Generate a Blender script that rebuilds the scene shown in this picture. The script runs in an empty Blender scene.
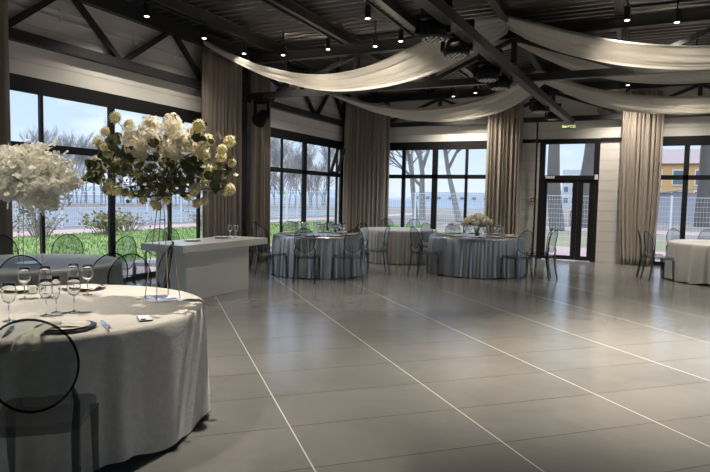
import bpy, bmesh, math, random
from mathutils import Vector, Matrix
PI = math.pi
sc = bpy.context.scene
COL = sc.collection
rnd = random.Random(11)

# ------------------------------------------------------------------ materials
def mat(name):
    m = bpy.data.materials.new(name); m.use_nodes = True
    nt = m.node_tree; nt.nodes.clear()
    out = nt.nodes.new('ShaderNodeOutputMaterial')
    return m, nt, out

def N(nt, typ, **kw):
    n = nt.nodes.new(typ)
    for k, v in kw.items():
        if k.startswith('_'): setattr(n, k[1:], v)
        else: n.inputs[k].default_value = v
    return n

def pbr(name, col, rough=0.6, metal=0.0, noise=0.0, nscale=8.0, bump=0.0, bscale=40.0, spec=0.5, sheen=0.0, emit=None, estr=0.0, stretch=None):
    m, nt, out = mat(name)
    b = N(nt, 'ShaderNodeBsdfPrincipled', Roughness=rough, Metallic=metal)
    b.inputs['Base Color'].default_value = (*col, 1)
    b.inputs['Specular IOR Level'].default_value = spec
    if sheen: b.inputs['Sheen Weight'].default_value = sheen
    if emit:
        b.inputs['Emission Color'].default_value = (*emit, 1); b.inputs['Emission Strength'].default_value = estr
    if noise or bump:
        tc = N(nt, 'ShaderNodeTexCoord')
        src = tc.outputs['Object']
        if stretch:
            mp = N(nt, 'ShaderNodeMapping'); mp.inputs['Scale'].default_value = stretch
            nt.links.new(src, mp.inputs['Vector']); src = mp.outputs['Vector']
    if noise:
        nz = N(nt, 'ShaderNodeTexNoise', Scale=nscale, Detail=5.0)
        nt.links.new(src, nz.inputs['Vector'])
        mx = N(nt, 'ShaderNodeMix', _data_type='RGBA')
        mx.inputs['A'].default_value = (*[c*(1-noise) for c in col], 1)
        mx.inputs['B'].default_value = (*[min(1, c*(1+noise)) for c in col], 1)
        nt.links.new(nz.outputs['Fac'], mx.inputs['Factor'])
        nt.links.new(mx.outputs['Result'], b.inputs['Base Color'])
    if bump:
        n2 = N(nt, 'ShaderNodeTexNoise', Scale=bscale, Detail=3.0)
        nt.links.new(src, n2.inputs['Vector'])
        bp = N(nt, 'ShaderNodeBump', Strength=bump, Distance=0.02)
        nt.links.new(n2.outputs['Fac'], bp.inputs['Height'])
        nt.links.new(bp.outputs['Normal'], b.inputs['Normal'])
    nt.links.new(b.outputs[0], out.inputs[0])
    return m

def clear(name, tint, rough=0.03, edge=None, gloss=1.0):
    """thin clear plastic / glass: tinted transmission, fresnel reflection on the outer face"""
    m, nt, out = mat(name)
    tr = N(nt, 'ShaderNodeBsdfTransparent'); tr.inputs[0].default_value = (*tint, 1)
    gl = N(nt, 'ShaderNodeBsdfGlossy', Roughness=rough)
    fr = N(nt, 'ShaderNodeFresnel', IOR=1.5)
    ge = N(nt, 'ShaderNodeNewGeometry')
    inv = N(nt, 'ShaderNodeMath', _operation='SUBTRACT'); inv.inputs[0].default_value = 1
    nt.links.new(ge.outputs['Backfacing'], inv.inputs[1])
    mu = N(nt, 'ShaderNodeMath', _operation='MULTIPLY')
    nt.links.new(fr.outputs[0], mu.inputs[0]); nt.links.new(inv.outputs[0], mu.inputs[1])
    m2 = N(nt, 'ShaderNodeMath', _operation='MULTIPLY'); m2.inputs[1].default_value = gloss
    nt.links.new(mu.outputs[0], m2.inputs[0])
    ms = N(nt, 'ShaderNodeMixShader')
    nt.links.new(m2.outputs[0], ms.inputs[0]); nt.links.new(tr.outputs[0], ms.inputs[1]); nt.links.new(gl.outputs[0], ms.inputs[2])
    nt.links.new(ms.outputs[0], out.inputs[0])
    return m

def cloth(name, col, rough=0.6, trans=0.0, noise=0.15, nscale=60, sheen=0.3, bump=0.15, bscale=120, spec=0.3, stretch=None, see=0.0):
    m = pbr(name, col, rough, 0, noise, nscale, bump, bscale, spec, sheen, stretch=stretch)
    if trans or see:
        nt = m.node_tree; out = [n for n in nt.nodes if n.type == 'OUTPUT_MATERIAL'][0]
        b = [n for n in nt.nodes if n.type == 'BSDF_PRINCIPLED'][0]
        t = N(nt, 'ShaderNodeBsdfTranslucent'); t.inputs[0].default_value = (*col, 1)
        ms = N(nt, 'ShaderNodeMixShader'); ms.inputs[0].default_value = trans
        nt.links.new(b.outputs[0], ms.inputs[1]); nt.links.new(t.outputs[0], ms.inputs[2])
        last = ms
        if see:
            tp = N(nt, 'ShaderNodeBsdfTransparent'); m3 = N(nt, 'ShaderNodeMixShader'); m3.inputs[0].default_value = see
            nt.links.new(ms.outputs[0], m3.inputs[1]); nt.links.new(tp.outputs[0], m3.inputs[2]); last = m3
        nt.links.new(last.outputs[0], out.inputs[0])
    return m

def floor_material():
    m, nt, out = mat('large_grey_tiles')
    tc = N(nt, 'ShaderNodeTexCoord')
    sp = N(nt, 'ShaderNodeSeparateXYZ'); nt.links.new(tc.outputs['Object'], sp.inputs[0])
    s44, c44 = math.sin(math.radians(44)), math.cos(math.radians(44))
    def M(op, a, b=None):
        n = N(nt, 'ShaderNodeMath', _operation=op)
        for i, v in enumerate((a, b)):
            if v is None: continue
            if isinstance(v, (int, float)): n.inputs[i].default_value = v
            else: nt.links.new(v, n.inputs[i])
        return n.outputs[0]
    X, Y = sp.outputs['X'], sp.outputs['Y']
    gx = M('ADD', M('MULTIPLY', X, c44), M('MULTIPLY', Y, s44))
    gy = M('SUBTRACT', M('MULTIPLY', Y, c44), M('MULTIPLY', X, s44))
    ux = M('DIVIDE', M('SUBTRACT', gx, 0.8122), 1.2056)
    uy = M('DIVIDE', M('SUBTRACT', gy, 4.830), 0.5976)
    def dist(u, size):
        f = M('FRACT', M('ADD', u, 100.5)); return M('MULTIPLY', M('ABSOLUTE', M('SUBTRACT', f, 0.5)), size)
    lx = M('LESS_THAN', dist(ux, 1.2056), 0.0042)
    ly = M('LESS_THAN', dist(uy, 0.5976), 0.0036)
    # per tile variation
    ix = M('FLOOR', M('ADD', ux, 100.0)); iy = M('FLOOR', M('ADD', uy, 100.0))
    cb = N(nt, 'ShaderNodeCombineXYZ'); nt.links.new(ix, cb.inputs[0]); nt.links.new(iy, cb.inputs[1])
    wn = N(nt, 'ShaderNodeTexWhiteNoise', _noise_dimensions='3D'); nt.links.new(cb.outputs[0], wn.inputs['Vector'])
    nz = N(nt, 'ShaderNodeTexNoise', Scale=1.6, Detail=8.0, Roughness=0.62, Distortion=0.6); nt.links.new(tc.outputs['Object'], nz.inputs['Vector'])
    v = M('ADD', M('MULTIPLY', wn.outputs['Value'], 0.10), M('MULTIPLY', nz.outputs['Fac'], 0.55))
    cr = N(nt, 'ShaderNodeValToRGB')
    cr.color_ramp.elements[0].position = 0.12; cr.color_ramp.elements[0].color = (0.158, 0.151, 0.140, 1)
    cr.color_ramp.elements[1].position = 0.52; cr.color_ramp.elements[1].color = (0.232, 0.222, 0.206, 1)
    nt.links.new(v, cr.inputs[0])
    m1 = N(nt, 'ShaderNodeMix', _data_type='RGBA'); m1.inputs['B'].default_value = (0.085, 0.08, 0.072, 1)
    nt.links.new(ly, m1.inputs['Factor']); nt.links.new(cr.outputs[0], m1.inputs['A'])
    m2 = N(nt, 'ShaderNodeMix', _data_type='RGBA'); m2.inputs['B'].default_value = (0.66, 0.63, 0.57, 1)
    nt.links.new(lx, m2.inputs['Factor']); nt.links.new(m1.outputs['Result'], m2.inputs['A'])
    b = N(nt, 'ShaderNodeBsdfPrincipled'); b.inputs['Specular IOR Level'].default_value = 0.75
    nt.links.new(m2.outputs['Result'], b.inputs['Base Color'])
    rr = M('ADD', M('MULTIPLY', nz.outputs['Fac'], 0.05), 0.165)
    nt.links.new(rr, b.inputs['Roughness'])
    nt.links.new(b.outputs[0], out.inputs[0])
    return m

def panel_material(name, col, period=0.25, axis='Z'):
    """profiled sandwich panel: shallow grooves as bump"""
    m, nt, out = mat(name)
    tc = N(nt, 'ShaderNodeTexCoord')
    sp = N(nt, 'ShaderNodeSeparateXYZ'); nt.links.new(tc.outputs['Object'], sp.inputs[0])
    d = N(nt, 'ShaderNodeMath', _operation='DIVIDE'); d.inputs[1].default_value = period; nt.links.new(sp.outputs[axis], d.inputs[0])
    f = N(nt, 'ShaderNodeMath', _operation='FRACT'); nt.links.new(d.outputs[0], f.inputs[0])
    g = N(nt, 'ShaderNodeMath', _operation='LESS_THAN'); g.inputs[1].default_value = 0.10; nt.links.new(f.outputs[0], g.inputs[0])
    bp = N(nt, 'ShaderNodeBump', Strength=1.0, Distance=0.03, _invert=True); nt.links.new(g.outputs[0], bp.inputs['Height'])
    b = N(nt, 'ShaderNodeBsdfPrincipled', Roughness=0.5)
    mx = N(nt, 'ShaderNodeMix', _data_type='RGBA'); mx.inputs['A'].default_value = (*col, 1); mx.inputs['B'].default_value = (*[c*0.88 for c in col], 1)
    nt.links.new(g.outputs[0], mx.inputs['Factor']); nt.links.new(mx.outputs['Result'], b.inputs['Base Color'])
    nt.links.new(bp.outputs[0], b.inputs['Normal']); nt.links.new(b.outputs[0], out.inputs[0])
    return m

M_ = {}
M_['floor'] = floor_material()
M_['panel'] = panel_material('white_wall_panel', (0.74, 0.71, 0.65))
M_['black'] = pbr('black_powder_coat', (0.012, 0.012, 0.013), 0.55, spec=0.25)
M_['steel'] = pbr('dark_painted_steel', (0.020, 0.020, 0.021), 0.45)
M_['steel_beam'] = pbr('dark_painted_beam', (0.034, 0.033, 0.032), 0.42)
M_['deck'] = pbr('corrugated_dark_deck', (0.10, 0.097, 0.092), 0.28, 0.55)
M_['glass'] = clear('window_glass', (0.94, 0.96, 0.97), 0.0, gloss=0.8)
M_['chair'] = clear('smoke_polycarbonate', (0.80, 0.825, 0.825), 0.05, gloss=1.5)
M_['chair_seat'] = clear('smoke_polycarbonate_thick', (0.62, 0.65, 0.65), 0.06, gloss=1.5)
M_['chair_rim'] = clear('smoke_polycarbonate_rim', (0.20, 0.22, 0.22), 0.05)
M_['chair_edge'] = clear('smoke_polycarbonate_edge', (0.40, 0.435, 0.44), 0.06, gloss=1.5)
def refr(name, col):
    m, nt, out = mat(name); g = N(nt, 'ShaderNodeBsdfGlass', IOR=1.45, Roughness=0.0); g.inputs[0].default_value = (*col, 1); nt.links.new(g.outputs[0], out.inputs[0]); return m
M_['wine'] = refr('clear_drinking_glass', (0.97, 0.975, 0.975))
M_['cup'] = clear('clear_glass_cup', (0.90, 0.92, 0.92), 0.02)
M_['wine_edge'] = refr('thick_drinking_glass', (0.93, 0.94, 0.94))
M_['cloth_front'] = cloth('beige_crushed_velvet', (0.60, 0.565, 0.50), 0.62, 0, 0.20, 26, 0.35, 0.14, 60)
M_['cloth_mid'] = cloth('taupe_cloth', (0.27, 0.26, 0.24), 0.6, 0, 0.12, 60, 0.3)
M_['cloth_silver'] = cloth('silver_satin', (0.40, 0.39, 0.385), 0.30, 0, 0.10, 40, 0.2, 0.10, 60, 0.6)
M_['cloth_silver'].node_tree.nodes['Principled BSDF'].inputs['Metallic'].default_value = 0.75
M_['cloth_pearl'] = cloth('pearl_grey_satin', (0.44, 0.42, 0.40), 0.42, 0, 0.10, 40, 0.3, 0.12, 90, 0.5)
M_['cloth_cream'] = cloth('cream_velvet', (0.74, 0.71, 0.64), 0.6, 0, 0.10, 60, 0.3, 0.2, 80)
M_['curtain'] = cloth('taupe_curtain', (0.34, 0.29, 0.24), 0.75, 0.08, 0.10, 30, 0.2, 0.1, 200)
M_['swag'] = cloth('white_sheer_voile', (0.80, 0.77, 0.71), 0.5, 0.35, 0.06, 12, 0.2, 0.05, 30, see=0.06)
M_['bar'] = pbr('white_lacquer', (0.60, 0.58, 0.54), 0.28, spec=0.5)
M_['china'] = pbr('white_china', (0.82, 0.80, 0.75), 0.2)
M_['charger'] = pbr('dark_plate_rim', (0.05, 0.045, 0.04), 0.25)
M_['napkin'] = cloth('beige_napkin', (0.74, 0.69, 0.58), 0.8, 0, 0.1, 90, 0.2)
M_['chrome'] = pbr('polished_steel', (0.75, 0.75, 0.75), 0.12, 1.0)
M_['gold'] = pbr('gold_rod', (0.50, 0.37, 0.20), 0.28, 0.9)
M_['mirrorbase'] = pbr('white_metal_disc', (0.80, 0.80, 0.86), 0.22, 0.0)
M_['petal'] = cloth('cream_petal', (0.86, 0.80, 0.55), 0.7, 0.30, 0.18, 40, 0.1, 0.0)
M_['petal_w'] = cloth('ivory_petal', (0.88, 0.83, 0.68), 0.7, 0.30, 0.12, 40, 0.1, 0.0)
M_['petal_s'] = cloth('pale_silk_petal', (0.90, 0.88, 0.79), 0.7, 0.40, 0.08, 40, 0.1, 0.0)
M_['leaf'] = pbr('olive_leaf', (0.135, 0.145, 0.055), 0.5, 0, 0.35, 9)
M_['leaf_g'] = pbr('grey_green_leaf', (0.13, 0.16, 0.12), 0.55, 0, 0.3, 12)
M_['stem'] = pbr('brown_stem', (0.10, 0.09, 0.05), 0.7)
M_['white_p'] = pbr('white_plastic', (0.75, 0.75, 0.73), 0.4)
M_['red'] = pbr('red_plastic', (0.45, 0.04, 0.03), 0.4)
M_['lamp'] = pbr('lit_lamp_lens', (1, 1, 1), 0.4, emit=(1.0, 0.94, 0.84), estr=5.0)
M_['lens'] = pbr('fixture_lens', (0.62, 0.62, 0.60), 0.15)
M_['exit_green'] = pbr('exit_sign_green', (0.03, 0.10, 0.02), 0.4, emit=(0.06, 0.30, 0.02), estr=0.12)
M_['exit_text'] = pbr('exit_sign_letters', (0.9, 0.9, 0.6), 0.4, emit=(1.0, 0.95, 0.45), estr=0.9)
M_['phone_w'] = pbr('pale_phone_back', (0.82, 0.82, 0.86), 0.2)
M_['candle'] = pbr('ivory_candle', (0.85, 0.80, 0.66), 0.5)
# outdoors
M_['ground'] = pbr('dry_grass_ground', (0.19, 0.145, 0.12), 0.95, 0, 0.35, 0.5)
M_['grass'] = pbr('green_grass', (0.17, 0.235, 0.055), 0.9, 0, 0.35, 1.2, spec=0.2)
M_['grass_soil'] = pbr('green_turf', (0.17, 0.22, 0.055), 0.95, 0, 0.35, 0.8)
M_['grass_pale'] = pbr('patchy_turf', (0.22, 0.195, 0.115), 0.95, 0, 0.45, 0.5)
M_['paving'] = pbr('pink_paving', (0.40, 0.26, 0.235), 0.85, 0, 0.12, 6)
M_['road'] = pbr('grey_road', (0.15, 0.15, 0.165), 0.8, 0, 0.1, 1)
M_['water'] = pbr('grey_blue_water', (0.15, 0.175, 0.21), 0.6, 0, 0.15, 0.12, spec=0.25)
M_['bark'] = pbr('grey_bark', (0.13, 0.115, 0.10), 0.9, 0, 0.3, 3, 0.6, 8, stretch=(1, 1, 0.25))
M_['bark_pale'] = pbr('pale_bark', (0.25, 0.235, 0.21), 0.9, 0, 0.3, 3)
M_['twig'] = pbr('bare_twigs', (0.27, 0.245, 0.225), 0.95, 0, 0.2, 0.2)
M_['shrub'] = pbr('dry_shrub', (0.25, 0.215, 0.09), 0.9, 0, 0.4, 2)
M_['shrub_r'] = pbr('red_brown_shrub', (0.24, 0.19, 0.14), 0.9, 0, 0.3, 2)
M_['fence'] = pbr('galvanised_fence', (0.62, 0.64, 0.66), 0.5)
M_['house'] = pbr('ochre_plaster', (0.60, 0.36, 0.15), 0.9, 0, 0.06, 1)
M_['house_trim'] = pbr('pale_stone_trim', (0.66, 0.60, 0.52), 0.9)
M_['house_roof'] = pbr('brown_roof', (0.30, 0.22, 0.20), 0.8)
M_['pale_wall'] = pbr('pale_building', (0.50, 0.50, 0.52), 0.9, 0, 0.05, 1)
M_['pane'] = pbr('dark_panes', (0.13, 0.16, 0.20), 0.15)
M_['shed'] = pbr('lilac_metal_sheet', (0.40, 0.39, 0.43), 0.6)
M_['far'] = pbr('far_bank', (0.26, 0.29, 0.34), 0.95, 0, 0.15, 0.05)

# ------------------------------------------------------------------ mesh builder
class MB:
    def __init__(s): s.v = []; s.f = []; s.mi = []
    def add(s, vs, fs, mi=0):
        o = len(s.v); s.v += [tuple(v) for v in vs]
        for f in fs: s.f.append(tuple(i+o for i in f)); s.mi.append(mi)
        return s
    def box(s, x0, x1, y0, y1, z0, z1, mi=0, mtx=None):
        vs = [Vector((x, y, z)) for z in (z0, z1) for y in (y0, y1) for x in (x0, x1)]
        if mtx: vs = [mtx @ v for v in vs]
        return s.add(vs, [(0,2,3,1),(4,5,7,6),(0,1,5,4),(2,6,7,3),(0,4,6,2),(1,3,7,5)], mi)
    def bar(s, a, b, w, h=None, up=(0,0,1), mi=0):
        """rectangular bar from a to b, w across, h along up"""
        a, b = Vector(a), Vector(b); h = h or w
        d = (b-a).normalized(); u = Vector(up)
        if abs(d.dot(u)) > 0.99: u = Vector((1,0,0))
        sd = d.cross(u).normalized(); u = sd.cross(d)
        vs = []
        for p in (a, b):
            for i, j in ((-1,-1),(1,-1),(1,1),(-1,1)): vs.append(p + sd*(i*w/2) + u*(j*h/2))
        return s.add(vs, [(0,1,2,3),(7,6,5,4),(0,4,5,1),(1,5,6,2),(2,6,7,3),(3,7,4,0)], mi)
    def tube(s, pts, r, seg=8, closed=False, mi=0, caps=True):
        pts = [Vector(p) for p in pts]; n = len(pts)
        rs = r if isinstance(r, (list, tuple)) else [r]*n
        prev = None; rings = []
        for i, p in enumerate(pts):
            if closed: d = pts[(i+1) % n]-pts[i-1]
            else: d = pts[min(i+1, n-1)]-pts[max(i-1, 0)]
            d.normalize()
            if prev is None:
                u = Vector((0,0,1)) if abs(d.z) < 0.9 else Vector((1,0,0))
            else: u = prev
            sd = d.cross(u)
            if sd.length < 1e-6: sd = d.cross(Vector((0,1,0)))
            sd.normalize(); u = sd.cross(d).normalized(); prev = u
            rings.append([p + (sd*math.cos(2*PI*k/seg) + u*math.sin(2*PI*k/seg))*rs[i] for k in range(seg)])
        vs = [v for r_ in rings for v in r_]; fs = []
        m = n if closed else n-1
        for i in range(m):
            j = (i+1) % n
            for k in range(seg):
                l = (k+1) % seg
                fs.append((i*seg+k, i*seg+l, j*seg+l, j*seg+k))
        if caps and not closed:
            fs.append(tuple(range(seg-1, -1, -1))); fs.append(tuple((n-1)*seg+k for k in range(seg)))
        return s.add(vs, fs, mi)
    def lathe(s, prof, seg=24, c=(0,0,0), mi=0, mtx=None):
        vs = []; fs = []; n = len(prof); c = Vector(c)
        for r, z in prof:
            for k in range(seg):
                a = 2*PI*k/seg; v = Vector((r*math.cos(a), r*math.sin(a), z))
                vs.append((mtx @ v if mtx else v) + c)
        for i in range(n-1):
            for k in range(seg):
                l = (k+1) % seg
                fs.append((i*seg+k, i*seg+l, (i+1)*seg+l, (i+1)*seg+k))
        if prof[0][0] > 1e-4: fs.append(tuple(range(seg-1, -1, -1)))
        if prof[-1][0] > 1e-4: fs.append(tuple((n-1)*seg+k for k in range(seg)))
        return s.add(vs, fs, mi)
    def ball(s, c, r, seg=10, rings=6, sq=1.0, mi=0, wob=0.0, rg=None):
        c = Vector(c); vs = [c+Vector((0,0,r*sq))]; fs = []
        for i in range(1, rings):
            t = PI*i/rings
            for k in range(seg):
                a = 2*PI*k/seg; q = r*(1+(rg.uniform(-wob, wob) if rg else 0))
                vs.append(c+Vector((q*math.sin(t)*math.cos(a), q*math.sin(t)*math.sin(a), q*math.cos(t)*sq)))
        vs.append(c-Vector((0,0,r*sq)))
        for k in range(seg): fs.append((0, 1+k, 1+(k+1) % seg))
        for i in range(rings-2):
            for k in range(seg):
                a = 1+i*seg+k; b = 1+i*seg+(k+1) % seg
                fs.append((a, a+seg, b+seg, b))
        L = len(vs)-1; o = 1+(rings-2)*seg
        for k in range(seg): fs.append((o+k, L, o+(k+1) % seg))
        return s.add(vs, fs, mi)
    def grid(s, fn, nu, nv, closed_u=False, mi=0):
        vs = [fn(i/nu, j/nv) for j in range(nv+1) for i in range(nu if closed_u else nu+1)]
        w = nu if closed_u else nu+1; fs = []
        for j in range(nv):
            for i in range(nu):
                k = (i+1) % w
                fs.append((j*w+i, j*w+k, (j+1)*w+k, (j+1)*w+i))
        return s.add(vs, fs, mi)
    def build(s, name, m, parent=None, smooth=False, kind=None, loc=None, bevel=0.0):
        me = bpy.data.meshes.new(name); me.from_pydata(s.v, [], s.f); me.update()
        ms = m if isinstance(m, (list, tuple)) else [m]
        for q in ms: me.materials.append(M_[q] if isinstance(q, str) else q)
        for p, i in zip(me.polygons, s.mi): p.material_index = i; p.use_smooth = smooth
        o = bpy.data.objects.new(name, me); COL.objects.link(o)
        if parent: o.parent = parent
        if loc: o.location = loc
        if kind: o['kind'] = kind
        if bevel:
            b = o.modifiers.new('bevel', 'BEVEL'); b.width = bevel; b.segments = 2; b.limit_method = 'ANGLE'
        return o

def tag(o, label, cat, group=None):
    o['label'] = label; o['category'] = cat
    if group: o['group'] = group
    return o
def thing(name, label, cat, loc=(0,0,0), rz=0, group=None):
    o = bpy.data.objects.new(name, None); COL.objects.link(o); o.empty_display_size = 0.1
    o.location = loc; o.rotation_euler = (0,0,rz)
    return tag(o, label, cat, group)
def kids(o): return [c for c in bpy.data.objects if c.parent == o]
def dup(o, parent=None):
    c = o.copy(); COL.objects.link(c)
    if parent: c.parent = parent
    for ch in kids(o): dup(ch, c)
    return c

# ------------------------------------------------------------------ camera
cd = bpy.data.cameras.new('camera'); cam = bpy.data.objects.new('camera', cd); COL.objects.link(cam)
r = Vector((0.9033121667, 0.4285174235, 0.0199986783)); u = Vector((-0.0463961707, 0.0512450291, 0.9976078099)); w = Vector((-0.4264674955, 0.9020791344, -0.0661718258))
mt = Matrix((r, u, -w)).transposed().to_4x4(); mt.translation = (0, 0, 1.49)
cam.matrix_world = mt
cd.sensor_width = 36; cd.lens = 36*586.6124/710; cd.clip_end = 3000; cd.clip_start = 0.05
sc.camera = cam

# ------------------------------------------------------------------ room shell
WX, FY, XR, YB = -7.63, 15.70, 6.6, -5.0
HEAD, ROOF = 3.05, 4.60
MB().box(WX-0.2, XR+0.2, YB-0.2, FY+0.2, -0.12, 0).build('floor', 'floor', kind='structure')
# left wall: lintel panel, solid piers behind the curtains, rear stretch
wl = MB()
wl.box(WX-0.2, WX, YB, FY+0.2, HEAD, ROOF)
for y0, y1 in ((YB, -0.75), (4.45, 4.90), (10.05, 11.22), (15.20, FY+0.2)): wl.box(WX-0.2, WX, y0, y1, 0, HEAD)
wl.build('wall_left', 'panel', kind='structure')
wf = MB()
wf.box(WX, XR+0.2, FY, FY+0.2, HEAD, ROOF)
for x0, x1 in ((WX, -6.50), (-3.50, -2.22), (-0.80, 0.42), (3.60, XR+0.2)): wf.box(x0, x1, FY, FY+0.2, 0, HEAD)
wf.build('wall_far', 'panel', kind='structure')
wr = MB(); wr.box(XR, XR+0.2, YB, FY, HEAD, ROOF)
for y0, y1 in ((YB, -0.7), (4.5, 5.1), (10.0, 10.6), (15.1, FY)): wr.box(XR, XR+0.2, y0, y1, 0, HEAD)  # gaps left between piers for the added daylight windows
wr.build('wall_right', 'panel', kind='structure')
wk = MB(); wk.box(WX-0.2, XR+0.2, YB-0.2, YB, HEAD, ROOF)
wk.box(WX-0.2, XR+0.2, YB-0.2, YB, 0, HEAD)
wk.build('wall_back', 'panel', kind='structure')
# corrugated deck, ribs running along X
dk = MB(); prof = []; y = YB-0.2; per = 0.21; z0 = 4.60
while y < FY+0.2:
    prof += [(y, z0), (y+0.06, z0), (y+0.09, z0+0.055), (y+0.18, z0+0.055)]; y += per
top = [(a, b) for a, b in prof]
n = len(top); x0, x1 = WX-0.2, XR+0.2
vs = [(x0, a, b) for a, b in top]+[(x1, a, b) for a, b in top]
dk.add(vs, [(i, i+1, n+i+1, n+i) for i in range(n-1)])
dk.box(x0, x1, YB-0.2, FY+0.25, z0+0.06, z0+0.16)
dk.build('ceiling', 'deck', kind='structure')

def window(name, axis, a0, a1, mull, vent=None, z1=2.84, D=None):
    """glazing in a wall: mull = [(position, width)], transom at 2.10; vent = (a,b) hopper sash leaning in"""
    f = MB(); D0, D1 = D or ((WX-0.045, WX+0.005) if axis == 'x' else (FY-0.01, FY+0.06))
    def bx(p0, p1, q0, q1, d0=D0, d1=D1, m=f):
        if axis == 'x': m.box(d0, d1, p0, p1, q0, q1)
        else: m.box(p0, p1, d0, d1, q0, q1)
    bx(a0, a1, z1, HEAD+0.01); bx(a0, a1, 0.0, 0.10)
    bx(a0, a0+0.10, 0, z1); bx(a1-0.10, a1, 0, z1)
    bx(a0, a1, 2.045, 2.155)
    for c, wd in mull: bx(c-wd/2, c+wd/2, 0.05, z1)
    root = f.build(name, 'black', kind='structure')
    e = [a0]+[c for c, _ in mull]+[a1]
    for i in range(len(e)-1):
        for q0, q1 in ((0.1, 2.05), (2.15, z1)):
            if vent and q0 > 1 and abs(e[i]-vent) < 0.01: continue
            g = MB(); c = (D0+D1)/2
            bx(e[i]+0.04, e[i+1]-0.04, q0, q1, c-0.004, c+0.004, g)
            g.build('glass_pane', 'glass', root)
    if vent:
        i = min(range(len(e)), key=lambda k: abs(e[k]-vent)); b0, b1 = e[i]+0.05, e[i+1]-0.05
        s = MB(); t = math.radians(17); h = z1-2.16
        def P(a, k, off=0):  # k along the sash from its bottom hinge
            d = -(WX+0.02)-k*math.sin(t) if axis == 'x' else 0
            return (WX+0.03+k*math.sin(t), a, 2.16+k*math.cos(t)) if axis == 'x' else (a, FY-0.03-k*math.sin(t), 2.16+k*math.cos(t))
        up = (1,0,0) if axis == 'x' else (0,1,0)
        for p, q in (((b0, 0), (b1, 0)), ((b0, h), (b1, h)), ((b0, 0), (b0, h)), ((b1, 0), (b1, h))):
            s.bar(P(*p), P(*q), 0.06, 0.06)
        sash = s.build('hopper_sash', 'black', root)
        g = MB(); g.add([P(b0, 0), P(b1, 0), P(b1, h), P(b0, h)], [(0,1,2,3)]); g.build('glass_pane', 'glass', sash)
    return root
window('window_1', 'x', 4.90, 10.05, [(5.68, .05), (6.92, .11), (8.24, .06), (9.02, .06)], vent=8.24)
window('window_2', 'x', 11.22, 15.20, [(12.00, .05), (13.07, .18), (14.40, .05), (14.88, .05)], vent=14.40)
window('window_3', 'y', -6.50, -3.50, [(-5.94, .10), (-5.02, .15), (-4.13, .07)])
window('window_4', 'y', 0.42, 3.60, [(1.07, .11), (2.00, .18), (2.90, .09)])
for i, (y0, y1) in enumerate(((-0.7, 4.5), (5.1, 10.0), (10.6, 15.1))):  # unseen right-wall windows, added to let more daylight into the hall
    window('window_%d' % (6+i), 'x', y0, y1, [(y0+1.2, .1), ((y0+y1)/2, .17), (y1-1.2, .1)], D=(XR-0.02, XR+0.1))
window('window_5', 'x', -0.75, 4.45, [(0.35, .10), (1.60, .17), (2.90, .10)])

# door with sidelight and transom
d = MB(); Y0, Y1 = FY-0.05, FY+0.08
d.box(-2.22, -2.09, Y0, Y1, 0, 3.05); d.box(-0.93, -0.80, Y0, Y1, 0, 3.05); d.box(-2.09, -0.93, Y0, Y1, 2.93, 3.05); d.box(-2.09, -0.93, Y0, Y1, 2.03, 2.14)
door = d.build('door_1', 'black', kind='structure')
def leaf(x0, x1, g0, g1, nm):
    m = MB(); a, b = FY-0.03, FY+0.03
    m.box(x0, g0, a, b, 0.02, 2.03); m.box(g1, x1, a, b, 0.02, 2.03); m.box(g0, g1, a, b, 0.02, 0.12); m.box(g0, g1, a, b, 1.95, 2.03)
    o = m.build(nm, 'black', door)
    MB().box(g0, g1, FY-0.005, FY+0.005, 0.12, 1.95).build('glass_pane', 'glass', o); return o
L = leaf(-2.09, -1.28, -2.01, -1.40, 'door_leaf'); leaf(-1.275, -0.93, -1.15, -1.01, 'side_leaf')
MB().box(-2.09, -0.93, FY-0.005, FY+0.005, 2.14, 2.93).build('transom_pane', 'glass', door)
MB().tube([(-1.36, FY-0.03, 0.86), (-1.40, FY-0.09, 0.88), (-1.42, FY-0.10, 0.95), (-1.42, FY-0.10, 1.20), (-1.40, FY-0.09, 1.27), (-1.36, FY-0.03, 1.29)], 0.014).build('door_handle', 'chrome', L, smooth=True)
MB().box(-2.06, -1.84, FY-0.09, FY-0.03, 2.06, 2.12).build('door_closer', 'white_p', L)
# black trim running at head height across the far wall
tr = MB(); tr.box(-3.5, -2.22, FY-0.03, FY, 2.97, 3.06); tr.box(-0.80, 0.42, FY-0.03, FY, 2.97, 3.06); tr.build('trim_1', 'black', kind='structure')
c_ = MB(); c_.box(WX, WX+0.14, 15.2, 15.34, 0, ROOF); c_.box(WX, WX+0.16, 10.18, 10.34, 0, 4.4); c_.box(WX, WX+0.16, 4.72, 4.88, 0, 4.4); c_.build('trim_2', 'black', kind='structure')

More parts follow.
